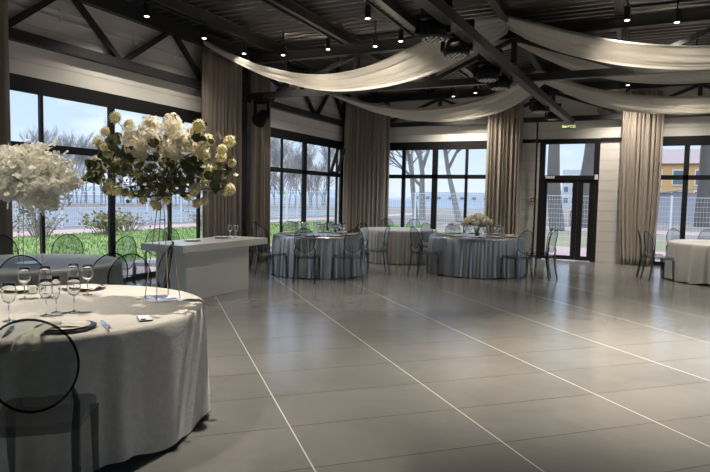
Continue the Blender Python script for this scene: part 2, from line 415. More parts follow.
# ------------------------------------------------------------------ roof steel
def truss_y(Y, name, label, x0=-7.35, x1=6.3, first=-7.40, depth=0.10, pattern=1):
    t = thing(name, label, 'roof truss', (0, Y, 0))
    h = depth/2
    MB().box(x0, x1, -h, h, 3.48, 3.60).build('bottom_chord', 'steel', t)
    m = MB(); m.box(x0, x1, -0.07, 0.07, 4.20, 4.215); m.box(x0, x1, -0.012, 0.012, 4.215, 4.385); m.box(x0, x1, -0.07, 0.07, 4.385, 4.40)
    m.build('top_chord', 'steel', t)
    xs = [-6.45, -4.88, -3.36, -1.94, -0.25, 1.25, 2.80, 4.4]
    for x in xs: MB().bar((x, 0, 3.58), (x, 0, 4.22), 0.09).build('post', 'steel', t)
    for a, b in ((-7.3, -6.45), ):
        MB().bar((a, 0, 4.22), (b, 0, 3.60), 0.07).build('brace', 'steel', t)
    for i in range(len(xs)-1):
        a, b = xs[i], xs[i+1]
        if i % 2 == 0: MB().bar((a, 0, 3.60), (b, 0, 4.20), 0.07).build('brace', 'steel', t)
        elif i != 3: MB().bar((a, 0, 4.20), (b, 0, 3.60), 0.07).build('brace', 'steel', t)
        else: MB().bar((a, 0, 4.20), (b, 0, 3.60), 0.07).build('brace', 'steel', t)
    return t
truss_y(10.25, 'roof_truss', 'black steel roof truss crossing the middle of the hall behind the big white drape')
truss_y(15.57, 'roof_truss', 'black steel roof truss standing against the far wall above the door')
t = thing('wall_truss', 'black steel truss along the left window wall with zigzag braces', 'roof truss', (WX+0.09, 0, 0))
MB().box(-0.06, 0.06, 0.5, 15.2, 3.48, 3.62).build('bottom_chord', 'steel', t)
MB().box(-0.06, 0.06, -4, 15.2, 4.30, 4.55).build('top_chord', 'steel', t)
zig = [(5.05, 3.58, 5.95, 4.32), (6.15, 4.32, 7.00, 3.60), (7.08, 3.60, 8.10, 4.32), (8.25, 4.32, 9.05, 3.60),
       (10.5, 4.32, 11.2, 3.60), (11.3, 3.6, 12.15, 4.32), (12.50, 4.32, 13.38, 3.60), (13.50, 3.60, 14.15, 4.32), (14.45, 4.32, 15.12, 3.60)]
for a, za, b, zb in zig: MB().bar((0, a, za), (0, b, zb), 0.075).build('brace', 'steel', t)

ords = ['first', 'second', 'third', 'fourth', 'fifth', 'sixth', 'seventh', 'eighth', 'ninth']
for i, x in enumerate([-6.75, -5.08, -3.58, -2.03, -0.34, 1.25, 2.85, 4.45]):
    m = MB(); m.box(-0.06, 0.06, -4.9, 15.6, 4.405, 4.42); m.box(-0.008, 0.008, -4.9, 15.6, 4.42, 4.58); m.box(-0.06, 0.06, -4.9, 15.6, 4.58, 4.597)
    o = m.build('roof_beam', 'steel_beam', loc=(x, 0, 0))
    tag(o, 'dark steel roof beam under the deck, %s counted from the left window wall' % ords[i], 'beam')

# heating pipes on the left wall, conduit on the far wall
for z, wd in ((4.08, 'upper'), (3.965, 'lower')):
    o = thing('wall_pipe', 'thin pale pipe along the left wall above the windows, %s of the two' % wd, 'pipe', (WX+0.013, 0, z))
    MB().tube([(0, 0.5, 0), (0, 15.15, 0)], 0.015, 8).build('pipe_run', 'white_p', o, smooth=True)
    for y in (5.99, 7.38, 8.4, 9.5, 12.1, 13.3, 14.4): MB().box(-0.02, 0.025, y-0.015, y+0.015, -0.03, 0.03).build('bracket', 'white_p', o)

# light bar under the trusses
o = MB().bar((-2.03, 2.6, 3.413), (-1.452, 15.3, 3.413), 0.135, 0.125).build('lighting_bar', 'steel_beam')
tag(o, 'long dark square bar down the middle of the hall carrying stage lights', 'lighting bar')

# track rails and lamps
def rail(x, y0, y1, label):
    o = MB().box(-0.018, 0.018, y0, y1, 4.365, 4.40).build('light_track', 'black', loc=(x, 0, 0)); tag(o, label, 'light track')
for i, x in enumerate((-6.76, -5.12, -3.70, -0.21, 1.6)):
    rail(x, 0.5, 10.12, 'black ceiling light track before the middle truss, %s from the left wall' % ords[i])
    rail(x, 10.40, 15.4, 'black ceiling light track beyond the middle truss, %s from the left wall' % ords[i])
lamp0 = thing('track_light', '', 'ceiling light')
MB().lathe([(0.012, 0.19), (0.012, 0.255)], 8).build('stem', 'black', lamp0)
MB().lathe([(0.040, 0.0), (0.045, 0.005), (0.045, 0.185), (0.038, 0.19), (0.0, 0.19)], 16).build('lamp_body', 'black', lamp0)
MB().lathe([(0.0, -0.004), (0.034, -0.004), (0.036, 0.002), (0.0, 0.004)], 16).build('lamp_lens', 'lamp', lamp0)
lamps = [(-6.76, 6.80, 'over the left windows, nearest on its track', 220), (-6.76, 8.11, 'above the start of the big white drape', 120), (-6.76, 9.25, 'above the wide curtain on the left wall', 120),
         (-6.13, 9.62, 'close to the drape beside the left wall, pale lens', 160), (-6.08, 11.8, 'beyond the middle truss above the silver-clothed table', 150), (-5.12, 9.53, 'just before the middle truss on the second track', 160),
         (-3.70, 8.12, 'at the top edge, nearest on the third track', 200), (-3.70, 9.49, 'before the middle truss on the third track', 150), (-4.24, 9.64, 'between the second and third tracks before the middle truss', 160),
         (-0.21, 9.59, 'right of the drape peak under a roof beam', 90), (0.45, 9.96, 'in the upper right before the middle truss', 170), (-0.24, 14.83, 'above the door between the drapes', 200),
         (0.89, 14.6, 'above the curtain at the far right', 130), (-4.35, 15.0, 'small and far, above the far wall windows', 150), (-3.70, 14.7, 'small and far, right beside another above far windows', 150),
         (-2.60, 3.95, 'over the flower stand on the front table', 560), (0.25, 5.8, 'over the open floor at the right', 1300), (-3.9, 1.9, 'above the front table near the viewer', 330), (-2.2, 7.0, 'over the middle of the open floor', 90),
         (0.9, 7.9, 'over the open floor before the cream table', 900), (-4.2, 6.1, 'over the floor beside the white bar', 110), (-5.6, 3.6, 'above the second table by the windows', 200), (0.9, 12.4, 'above the cream table at right', 240), (-2.9, 11.3, 'above the round table with flowers near the door', 70)]
tk = [-6.76, -5.12, -3.70, -0.21, 1.6]
for i, (x, y, lb, pw) in enumerate(lamps):
    o = lamp0 if i == 0 else dup(lamp0)
    o.location = (x, y, 4.145); o['label'] = 'small black cylinder ceiling light ' + lb
    if min(abs(x-k) for k in tk) > 0.03:
        MB().box(-0.012, 0.012, -0.012, 0.012, 0.25, 0.452).build('mount_rod', 'black', o)
    ld = bpy.data.lights.new('lamp_spot', 'SPOT'); ld.energy = pw*1.15*(0.60 if 9.0 < y < 10.2 else 1.25 if y > 10.2 else 1.0)*(0.42 if x < -6.7 else 1.0); ld.spot_size = math.radians(140 if x < -6.7 else 125 if y > 8.5 else 72); ld.spot_blend = 0.85; ld.shadow_soft_size = 0.035
    ld.color = (1.0, 0.915, 0.80)
    lo = bpy.data.objects.new('lamp_spot', ld); COL.objects.link(lo); lo.location = (x, y, 4.135)

# moving heads
mh = thing('moving_head_light', '', 'stage light')
m = MB(); m.box(-0.13, 0.13, -0.11, 0.11, -0.12, 0.0); m.build('base_box', 'black', mh, bevel=0.02)
m = MB(); m.bar((0, 0, 0.0), (0, 0, 0.05), 0.06); m.box(-0.03, 0.20, -0.05, 0.05, 0.0, 0.03); m.box(0.135, 0.20, -0.05, 0.05, -0.13, 0.0); m.build('clamp', 'black', mh)
def head_parts(root, yoke_h=0.20, tilt=0.0, R=0.16):
    m = MB()
    for s in (-1, 1):
        m.bar((s*0.165, 0, -0.12), (s*0.175, 0, -0.12-yoke_h), 0.035, 0.10, up=(0,1,0))
    m.bar((-0.18, 0, -0.135), (0.18, 0, -0.135), 0.10, 0.04); y = m.build('yoke', 'black', root)
    rot = Matrix.Rotation(tilt, 3, 'X'); c = (0, 0, -0.12-yoke_h+0.02)
    h = MB().lathe([(0.05, 0.13), (0.10, 0.12), (R*0.95, 0.03), (R, 0.0), (R, -0.06), (R*0.93, -0.075), (0.0, -0.07)], 24, c, mtx=rot).build('light_head', 'black', root, smooth=False)
    l = MB()
    for rr, k in ((0.0, 1), (0.055, 6), (0.108, 12)):
        for i in range(k):
            a = 2*PI*i/k; p = rot @ Vector((rr*math.cos(a), rr*math.sin(a), -0.079)); l.ball(Vector(c)+p, 0.020, 8, 4, 0.5)
    l.build('lens_ring', 'lens', h, smooth=True)
head_parts(mh)
def place_head(x, y, z, rz, label, tilt=None, first=False):
    o = mh if first else dup(mh)
    o.location = (x, y, z); o.rotation_euler = (0, 0, rz); o['label'] = label
    return o
place_head(-2.06, 6.25, 3.60, 0.15, 'black stage light with round lens face, leftmost of the pair at the top edge', first=True)
place_head(-2.02, 7.05, 3.60, 0.10, 'black stage light with round lens face hanging by the top centre')
place_head(-1.96, 8.45, 3.56, -0.05, 'black moving head stage light hanging below the drape peak, nearer one')
place_head(-1.93, 9.13, 3.56, 0.10, 'black moving head stage light hanging just behind its twin under the drape peak')
place_head(-1.79, 12.29, 3.64, -0.05, 'black moving head stage light with arched yoke near the far wall')
o = place_head(-1.72, 13.8, 3.62, 0.1, 'small black stage light on the far end of the lighting bar')
o.scale = (0.85,)*3
sp = thing('wall_spotlight', 'black stage spotlight on a bracket beside the curtain on the left wall column', 'stage light', (-7.0, 10.2, 3.46))
MB().bar((-0.1, 0, 0.0), (0.12, 0, 0.0), 0.30, 0.10).build('clamp_box', 'black', sp)
m = MB(); m.bar((-0.16, 0, -0.05), (-0.16, 0, -0.38), 0.04, 0.06); m.bar((0.16, 0, -0.05), (0.16, 0, -0.38), 0.04, 0.06); m.bar((-0.18, 0, -0.07), (0.18, 0, -0.07), 0.06); m.build('yoke', 'black', sp)
h = MB().lathe([(0.07, -0.18), (0.13, -0.12), (0.145, 0.05), (0.15, 0.14), (0.0, 0.12)], 20, (0, 0, -0.38), mtx=Matrix.Rotation(math.radians(125), 3, 'X')).build('light_head', 'black', sp)
MB().tube([(-1.95, 12.6, 3.2), (-2.2, 15.2, 3.0), (-2.25, 15.60, 2.95)], 0.012).build('hanging_cable', 'black')
bpy.data.objects.remove(bpy.data.objects['hanging_cable'])
cb = MB().tube([(0, 0, 3.50), (0, 0.01, 3.0), (0.01, 0.02, 1.5), (0.0, 0.0, 0.02)], 0.022, 8).build('cable', 'black', loc=(-2.30, 15.60, 0)); tag(cb, 'thick black cable dropping down the far wall left of the door', 'cable')

# exit sign, alarm, sensor, wall vents
ex = thing('exit_sign', 'small glowing green exit sign hanging above the door', 'sign', (-1.53, 15.44, 3.33))
MB().box(-0.165, 0.165, -0.02, 0.02, -0.05, 0.05).build('sign_box', 'exit_green', ex)
MB().tube([(0, 0, 0.05), (0, 0, 0.15)], 0.006).build('hanger', 'black', ex)
cu = bpy.data.curves.new('sign_text', 'FONT'); cu.body = '\u0412\u042b\u0425\u041e\u0414'; cu.size = 0.085; cu.align_x = 'CENTER'; cu.align_y = 'CENTER'; cu.extrude = 0.001
to = bpy.data.objects.new('tmp', cu); COL.objects.link(to)
me = bpy.data.meshes.new_from_object(to.evaluated_get(bpy.context.evaluated_depsgraph_get())); bpy.data.objects.remove(to)
tx = bpy.data.objects.new('sign_text', me); COL.objects.link(tx); tx.parent = ex; tx.location = (0, -0.0225, 0); tx.rotation_euler = (PI/2, 0, 0); tx.data.materials.clear(); tx.data.materials.append(M_['exit_text'])
al = thing('fire_alarm', 'small red fire alarm call point on the wall left of the door', 'alarm', (-2.36, FY+0.004, 1.51))
MB().box(-0.05, 0.05, -0.04, 0, -0.05, 0.05).build('alarm_case', 'red', al, bevel=0.008); MB().box(-0.022, 0.022, -0.046, -0.04, -0.022, 0.022).build('press_plate', 'white_p', al)
se = MB().box(-0.04, 0.04, -0.05, 0, -0.06, 0.06).build('wall_sensor', 'white_p', loc=(-0.86, FY-0.05, 2.10), bevel=0.01); tag(se, 'small white sensor box on the door frame, upper right', 'sensor')
for x, z, wd in ((-0.82, 3.74, 'left'), (-0.56, 3.75, 'right')):
    v = thing('wall_vent', 'small round grey vent high on the far wall, %s of two' % wd, 'vent', (x, FY-0.001, z))
    rm = Matrix.Rotation(PI/2, 3, 'X')
    MB().lathe([(0.10, 0), (0.10, 0.03), (0.08, 0.035), (0.075, 0.015), (0.0, 0.015)], 24, mtx=rm).build('vent_ring', pbr('vent_grey', (0.33, 0.31, 0.28), 0.6), v)
    m = MB()
    for k in range(-2, 3): m.box(-0.07, 0.07, -0.03, -0.015, k*0.028-0.006, k*0.028+0.006)
    m.build('louvre', 'panel', v)

# ------------------------------------------------------------------ curtains
def curtain(name, path, z0, z1, folds, amp, label, seed=0, flare=0.0, bunch=None):
    rg = random.Random(seed); path = [Vector((*p, 0)) for p in path]
    seg = [0]
    for a, b in zip(path, path[1:]): seg.append(seg[-1]+(b-a).length)
    L = seg[-1]
    def at(s):
        s = max(0, min(L, s))
        for i in range(len(path)-1):
            if s <= seg[i+1] or i == len(path)-2:
                t = (s-seg[i])/(seg[i+1]-seg[i]); d = (path[i+1]-path[i]).normalized()
                return path[i].lerp(path[i+1], t), Vector((d.y, -d.x, 0))
    ph = [rg.uniform(0, 6.28) for _ in range(6)]
    def fn(uu, v):
        z = z0+(z1-z0)*v; low = 1-v
        w_ = uu + 0.010*math.sin(uu*17+ph[0]) + 0.008*low*math.sin(uu*31+ph[1]+2.0*low)
        s = uu*L; p, nrm = at(s)
        k = 1+0.5*low
        a = amp*k*(math.sin(2*PI*folds*w_+ph[2]) + 0.45*math.sin(2*PI*folds*1.7*w_+ph[3]+low*1.3) + 0.3*math.sin(2*PI*folds*0.43*w_+ph[4]))
        off = nrm*(a+amp*1.2)
        p = p+off
        if flare:
            dd = (path[-1]-path[0]).normalized(); q = max(0, low-0.45)/0.55
            p = p + dd*flare[0]*q**2*(uu) + dd*flare[1]*q**2*(1-uu) + nrm*flare[2]*q**2
        return (p.x, p.y, z)
    o = MB().grid(fn, int(folds*14), 26).build(name, 'curtain', smooth=True)
    sm = o.modifiers.new('thick', 'SOLIDIFY'); sm.thickness = 0.004
    return tag(o, label, 'curtain')
cx = WX+0.16
curtain('curtain', [(cx+0.02, 3.90), (cx+0.02, 5.07)], 0.01, 4.18, 9, 0.030, 'taupe floor-length curtain at the left edge of the photo', 1)
curtain('curtain', [(cx+0.02, 8.82), (cx+0.02, 10.10)], 0.01, 4.20, 11, 0.034, 'wide taupe curtain on the left wall, nearer of the pair beside the column', 2)
curtain('curtain', [(cx+0.02, 10.42), (cx+0.02, 11.06)], 0.01, 4.14, 8, 0.034, 'narrower taupe curtain on the left wall beyond the column', 3)
curtain('curtain', [(cx+0.02, 14.90), (cx+0.06, 15.25), (-7.15, 15.47), (-6.28, 15.50)], 0.01, 4.14, 11, 0.034, 'taupe curtain in the corner where the left and far walls meet', 4)
curtain('curtain', [(-3.56, 15.52), (-2.64, 15.52)], 0.01, 4.10, 9, 0.034, 'taupe curtain left of the door on the far wall', 5)
curtain('curtain', [(-0.32, 15.52), (0.55, 15.52)], 0.01, 4.10, 9, 0.036, 'taupe curtain right of the door, gathered and spilling at the floor', 6, flare=(-0.10, 0.12, 0.16))

# ------------------------------------------------------------------ white ceiling swags
def swag(pts, widths, sags, label, seed=0, name='ceiling_drape'):
    """pts: centre line (x,y,z); widths across y; sags: drop of the belly between the edges"""
    rg = random.Random(seed); ph = [rg.uniform(0, 6.28) for _ in range(5)]
    n = len(pts)
    def cat(a, t):
        i = min(int(t*(n-1)), n-2); f = t*(n-1)-i
        g = lambda k: a[max(0, min(n-1, k))]
        p0, p1, p2, p3 = g(i-1), g(i), g(i+1), g(i+2)
        return tuple(0.5*((2*q1)+(-q0+q2)*f+(2*q0-5*q1+4*q2-q3)*f*f+(-q0+3*q1-3*q2+q3)*f**3) for q0, q1, q2, q3 in zip(p0, p1, p2, p3))
    P = [tuple(p) for p in pts]; W = [(a, b) for a, b in zip(widths, sags)]
    def fn(uu, v):
        x, y, z = cat(P, uu); wd, sg = cat(W, uu); q = v-0.5
        k = 0.022+0.030*wd
        rip = k*(math.sin(2*PI*7*v+ph[0]+uu*1.5)+0.6*math.sin(2*PI*13*v+ph[1]-uu*2)+0.4*math.sin(2*PI*3.3*v+ph[2]))
        return (x, y+wd*q, z - sg*(1-4*q*q) + sg*0.66 + rip)
    o = MB().grid(fn, 72, 44).build(name, 'swag', smooth=True)
    o.modifiers.new('thick', 'SOLIDIFY').thickness = 0.003
    return tag(o, label, 'drape')
swag([(-7.42, 8.95, 4.33), (-7.0, 9.25, 4.08), (-6.3, 9.55, 3.78), (-5.3, 9.68, 3.56), (-4.3, 9.66, 3.56), (-3.3, 9.60, 3.75), (-2.5, 9.62, 4.08), (-2.03, 10.2, 4.43)],
     [0.16, 0.36, 0.50, 0.58, 0.74, 1.00, 1.10, 0.70], [0.02, 0.07, 0.14, 0.19, 0.23, 0.30, 0.24, 0.04], 'white sheer drape swagging from the left wall up to the first ceiling peak', 1)
swag([(-2.03, 10.2, 4.43), (-1.5, 9.85, 4.10), (-0.9, 9.72, 3.84), (-0.1, 9.7, 3.62), (0.9, 9.7, 3.50), (1.9, 9.75, 3.60), (2.9, 9.8, 3.95), (3.6, 9.9, 4.36)],
     [0.66, 0.85, 0.76, 0.60, 0.54, 0.6, 0.6, 0.3], [0.02, 0.08, 0.13, 0.16, 0.17, 0.16, 0.1, 0.02], 'white sheer drape swagging right from the first peak, upper nearer band', 2)
swag([(-2.03, 10.80, 4.36), (-2.6, 10.6, 4.12), (-3.3, 10.60, 3.84), (-4.1, 10.55, 3.66), (-4.6, 10.5, 3.66)],
     [0.75, 0.70, 0.5, 0.35, 0.25], [0.02, 0.06, 0.06, 0.03, 0.01], 'white sheer drape behind the middle truss, left of the first peak', 3)
swag([(-2.03, 10.80, 4.36), (-1.5, 10.85, 4.10), (-0.9, 10.95, 3.82), (-0.1, 11.0, 3.60), (0.9, 11.05, 3.53), (1.9, 11.0, 3.60), (2.9, 10.9, 3.95), (3.6, 10.8, 4.36)],
     [0.80, 1.00, 0.90, 0.62, 0.52, 0.5, 0.5, 0.3], [0.04, 0.20, 0.22, 0.17, 0.15, 0.12, 0.08, 0.02], 'white sheer drape swagging right from the first peak, lower band behind the truss', 4)
swag([(-7.42, 13.6, 4.24), (-7.0, 13.9, 4.08), (-6.2, 14.1, 3.80), (-5.2, 14.2, 3.60), (-4.2, 14.2, 3.56), (-3.2, 14.2, 3.70), (-2.5, 14.25, 4.0), (-2.03, 14.3, 4.36)],
     [0.16, 0.40, 0.60, 0.78, 0.90, 1.05, 1.3, 1.1], [0.02, 0.08, 0.16, 0.21, 0.25, 0.28, 0.22, 0.04], 'white sheer drape swagging from the left wall up to the farther ceiling peak', 5)
swag([(-2.03, 14.3, 4.36), (-1.5, 14.2, 4.06), (-0.9, 14.2, 3.80), (-0.1, 14.2, 3.60), (0.9, 14.2, 3.50), (1.9, 14.2, 3.56), (2.9, 14.2, 3.9), (3.6, 14.2, 4.3)],
     [1.10, 1.10, 1.0, 0.9, 0.85, 0.8, 0.6, 0.3], [0.03, 0.10, 0.18, 0.22, 0.23, 0.20, 0.1, 0.02], 'white sheer drape swagging right from the farther peak above the door', 6)

# ------------------------------------------------------------------ chairs
def make_chair():
    c = thing('oval_back_chair', '', 'chair')
    # seat: rounded slab, front +Y
    def outline(k=1.0, n=40):
        pts = []
        for i in range(n):
            a = 2*PI*i/n; cx_, sy = math.cos(a), math.sin(a); e = 0.32
            x = math.copysign(abs(cx_)**e, cx_); y = math.copysign(abs(sy)**e, sy)
            wd = 0.195+0.022*y
            pts.append((x*wd*k, y*0.20*k))
        return pts
    m = MB(); o = outline(); n = len(o); oi = outline(0.985)
    layers = [(oi, 0.412), (o, 0.418), (o, 0.455), (oi, 0.462)]
    vs = [(x, y, z) for pts, z in layers for x, y in pts]
    fs = [(j*n+i, j*n+(i+1) % n, (j+1)*n+(i+1) % n, (j+1)*n+i) for j in range(3) for i in range(n)]
    fs += [tuple(range(n-1, -1, -1)), tuple(3*n+i for i in range(n))]
    m.add(vs, fs); m.build('seat', 'chair_seat', c)
    # front legs
    def leg(path, sizes):
        m = MB(); vs = []; fs = []
        for (x, y, z), s in zip(path, sizes):
            for i, j in ((-1,-1),(1,-1),(1,1),(-1,1)): vs.append((x+i*s/2, y+j*s*0.5, z))
        k = len(path)
        for q in range(k-1):
            for i in range(4): fs.append((q*4+i, q*4+(i+1) % 4, (q+1)*4+(i+1) % 4, (q+1)*4+i))
        fs += [(3,2,1,0), tuple((k-1)*4+i for i in range(4))]
        m.add(vs, fs); ob = m.build('leg', 'chair_edge', c, bevel=0.004)
        return ob
    for s in (-1, 1):
        leg([(s*0.195, 0.195, 0.0), (s*0.192, 0.185, 0.2), (s*0.190, 0.178, 0.41)], [0.026, 0.032, 0.040])
    # oval back, leaning
    lean = math.radians(9); C0 = Vector((0, -0.243, 0.735)); A, B = 0.185, 0.214
    def E(a, k=1.0, off=0.0):
        x, q = A*k*math.cos(a), B*k*math.sin(a)
        return C0+Vector((x, -q*math.sin(lean)-off*math.cos(lean)-0.03*(1-(x/A)**2)*1.0+0.03, q*math.cos(lean)))
    for s in (-1, 1):
        j1 = E(PI/2-s*math.radians(122)); j0 = E(PI/2-s*math.radians(150))
        leg([(s*0.185, -0.255, 0.0), (s*0.172, -0.215, 0.2), (s*0.168, -0.192, 0.40), (s*0.172, -0.196, 0.47), (s*0.178, (j1.y-0.196)/2-0.004, 0.56), (j1.x, j1.y, j1.z)], [0.026, 0.032, 0.038, 0.034, 0.028, 0.016])
    m = MB(); S = 48; ks = (0.0, 0.35, 0.7, 0.97)
    for off in (0.003, -0.003):
        base = len(m.v); m.v += [tuple(E(0, 0.0001, off))]
        for k in ks[1:]: m.v += [tuple(E(2*PI*i/S, k, off)) for i in range(S)]
        tri = [(base, base+1+i, base+1+(i+1) % S) for i in range(S)]
        qd = [(base+1+j*S+i, base+1+(j+1)*S+i, base+1+(j+1)*S+(i+1) % S, base+1+j*S+(i+1) % S) for j in range(len(ks)-2) for i in range(S)]
        for f in tri+qd:
            m.f.append(f if off < 0 else f[::-1]); m.mi.append(0)
    bk = m.build('backrest', 'chair', c, smooth=True)
    MB().tube([E(2*PI*i/S) for i in range(S)], 0.0056, 6, closed=True).build('backrest_rim', 'chair_rim', bk, smooth=True)
    return c
chair0 = make_chair(); used = [False]
TBL = {'front': (-3.32, 2.56), 'second': (-5.62, 4.01), 'silver': (-5.50, 9.98), 'plain': (-5.02, 13.04), 'flower': (-2.87, 11.85), 'cream': (1.60, 13.20)}
def chair(x, y, face, label, z=0):
    o = dup(chair0) if used[0] else chair0; used[0] = True
    o.location = (x, y, z); o.rotation_euler = (0, 0, face-PI/2); o['label'] = label
def at_table(tn, deg, rs, label, turn=0):
    cx_, cy_ = TBL[tn]; a = math.radians(deg); rs = max(rs, {'front': 1.17, 'second': 1.14, 'silver': 1.165, 'plain': 1.17, 'flower': 1.20, 'cream': 1.20}[tn])
    chair(cx_+rs*math.cos(a), cy_+rs*math.sin(a), a+PI+math.radians(turn), label)
pre = 'clear smoke-grey oval-back chair '
chair(-2.468, 1.830, math.radians(131), pre+'large in the left foreground, its back to the viewer')
at_table('front', 118, 1.10, pre+'at the far right of the front table, before the second table')
at_table('front', 153, 1.10, pre+'behind the front table at the left edge of the photo')
at_table('second', 157, 1.10, pre+'behind the second table at the photo edge before the curtain', 0)
at_table('second', 126, 1.10, pre+'behind the second table by the first window mullion', 0)
at_table('second', 94, 1.12, pre+'behind the second table by the thick window mullion', 0)
at_table('second', 47, 1.16, pre+'right of the second table, half hidden by the flower stand rods')
at_table('second', 19, 1.24, pre+'right of the second table next to the white bar', 6)
at_table('second', -8, 1.18, pre+'on the near right of the second table', -4)
chair(-6.50, 6.62, math.radians(-68), pre+'standing by the window at the left end of the bar')
chair(-6.52, 7.30, math.radians(0), pre+'behind the white bar, only its top showing over the counter')
at_table('silver', -71, 1.10, pre+'in the middle of the near side of the silver-clothed table')
at_table('silver', -35, 1.10, pre+'on the right near side of the silver-clothed table')
at_table('silver', 253, 1.10, pre+'on the left near side of the silver-clothed table')
at_table('silver', 217, 1.16, pre+'left of the silver-clothed table, nearer the bar')
at_table('silver', 183, 1.18, pre+'left of the silver-clothed table against the curtain')
at_table('silver', 145, 1.08, pre+'behind the silver-clothed table at its left')
at_table('silver', 109, 1.08, pre+'behind the middle of the silver-clothed table')
at_table('silver', 78, 1.08, pre+'behind the silver-clothed table at its right')
at_table('silver', 41, 1.12, pre+'sideways between silver and plain tables', -6)
at_table('plain', 124, 1.10, pre+'behind the plain pearl table before the corner curtain')
at_table('plain', 95, 1.10, pre+'behind the plain pearl table before the far window')
at_table('flower', -130, 1.22, pre+'left of the flower table, seat turned right towards it')
at_table('flower', 153, 1.10, pre+'behind the flower table at its left end')
at_table('flower', 125, 1.10, pre+'behind the flower table left of its bouquet')
at_table('flower', -38, 1.16, pre+'dark against the cloth, right near side of flower table')
at_table('flower', 14, 1.16, pre+'at the far right of the flower table before the door')
at_table('flower', -10, 1.34, pre+'rightmost at flower table, side-on', -6)
at_table('cream', -157, 1.14, pre+'left of the cream table, nearest the viewer')
at_table('cream', 181, 1.22, pre+'left of the cream table, second from the viewer beside the curtain')
at_table('cream', 123, 1.10, pre+'behind the cream table before the window, left one')
at_table('cream', 95, 1.10, pre+'behind the cream table at the right photo edge')

# ------------------------------------------------------------------ round tables with cloths
def round_table(tn, R, m, label, folds, amp, z=0.755, top_amp=0.0, hem=0.02, seed=0, flare=0.03, pleat=False):
    cx_, cy_ = TBL[tn]; rg = random.Random(seed)
    t = thing('round_table', label, 'table', (cx_, cy_, 0), rg.uniform(0, 6))
    ph = [rg.uniform(0, 6.28) for _ in range(8)]
    amps = [(folds, 1.0), (int(folds*1.62), 0.35), (int(folds*0.55), 0.35), (int(folds*2.3), 0.12)]
    # fold pattern of unequal pleats: warp the angle
    def wav(a):
        b = a+0.11*math.sin(3*a+ph[5])+0.06*math.sin(7*a+ph[6])
        if pleat: return 1.5*abs(math.sin(folds*b/2+ph[0]))**0.8-1.0+0.45*math.cos(int(folds*0.37)*b+ph[1])+0.25*abs(math.sin(folds*0.85*b+ph[2]))
        return sum(k*math.cos(f*b+p) for (f, k), p in zip(amps, ph))
    Rc = R-0.02
    prof = [(0.0, z), (Rc*0.5, z+0.001), (Rc*0.9, z+0.001), (Rc, z), (R, z-0.008), (R+0.006, z-0.03)]
    nz = 22
    for i in range(1, nz+1): prof.append((None, z-0.03-(z-0.03-0.006)*i/nz))
    NA = 720 if pleat else 420
    vs = []
    for i in range(NA):
        pass
    rows = []
    for r_, zz in prof:
        row = []
        for i in range(NA):
            a = 2*PI*i/NA; s = wav(a)
            if r_ is None:
                q = (z-zz)/z; g = q**0.6
                rr = R+0.008+flare*q+amp*g*s*(0.85+0.15*math.sin(2*a+ph[7]))
                h = zz+max(0, q-0.8)/0.2*hem*(0.5+0.5*math.sin(5*a+ph[3])*math.cos(11*a+ph[4]))
            else: rr = r_; h = zz
            row.append((rr*math.cos(a), rr*math.sin(a), h))
        rows.append(row)
    mb = MB(); n = len(rows)
    vs = [v for row in rows[1:] for v in row]; o = len(vs); vs.append((0, 0, z))
    fs = [(j*NA+i, (j+1)*NA+i, (j+1)*NA+(i+1) % NA, j*NA+(i+1) % NA) for j in range(n-2) for i in range(NA)]
    fs += [(o, i, (i+1) % NA) for i in range(NA)]
    mb.add(vs, fs); mb.build('tablecloth', m, t, smooth=True)
    return t
round_table('front', 0.915, 'cloth_front', 'big round table in the front under a beige velvet cloth, laid for dinner', 17, 0.028, hem=0.05, seed=3, flare=0.02)
round_table('second', 0.89, 'cloth_mid', 'round table with taupe cloth behind the front table, carrying the white flower cloud', 22, 0.014, seed=5)
round_table('silver', 0.865, 'cloth_silver', 'round table in shiny silver pleated cloth between bar and corner, laid with glasses', 54, 0.044, seed=7, pleat=True)
round_table('plain', 0.90, 'cloth_pearl', 'bare round table with pearl grey pleated cloth before the corner curtain', 52, 0.040, seed=9, pleat=True)
round_table('flower', 0.935, 'cloth_silver', 'round table in grey pleated satin with a low bouquet near the door', 62, 0.042, seed=13, pleat=True)
round_table('cream', 0.93, 'cloth_cream', 'bare round table with cream velvet cloth at the right edge', 22, 0.020, hem=0.05, seed=15, flare=0.04)

# ------------------------------------------------------------------ tableware
TZ = 0.757
g0 = thing('wine_glass', '', 'glass')
MB().lathe([(0.0, 0.0), (0.034, 0.001), (0.034, 0.004), (0.006, 0.010), (0.004, 0.02), (0.004, 0.092), (0.010, 0.104), (0.0, 0.106)], 20).build('stem', 'wine_edge', g0, smooth=True)
MB().lathe([(0.008, 0.100), (0.024, 0.112), (0.036, 0.135), (0.039, 0.160), (0.036, 0.190), (0.032, 0.215), (0.0305, 0.215), (0.0345, 0.190), (0.0375, 0.160), (0.0345, 0.136), (0.023, 0.114), (0.0, 0.104)], 24).build('bowl', 'wine', g0, smooth=True)
MB().tube([(0.0315*math.cos(2*PI*k/24), 0.0315*math.sin(2*PI*k/24), 0.2155) for k in range(24)], 0.0014, 5, closed=True).build('rim', 'wine_edge', g0, smooth=True)
f0 = thing('champagne_flute', '', 'glass')
MB().lathe([(0.0, 0.0), (0.031, 0.001), (0.031, 0.004), (0.005, 0.010), (0.004, 0.02), (0.004, 0.075), (0.008, 0.085), (0.0, 0.087)], 20).build('stem', 'wine_edge', f0, smooth=True)
MB().lathe([(0.006, 0.082), (0.016, 0.10), (0.025, 0.14), (0.026, 0.18), (0.0225, 0.225), (0.021, 0.225), (0.0245, 0.18), (0.0235, 0.14), (0.015, 0.102), (0.0, 0.088)], 20).build('bowl', 'wine', f0, smooth=True)
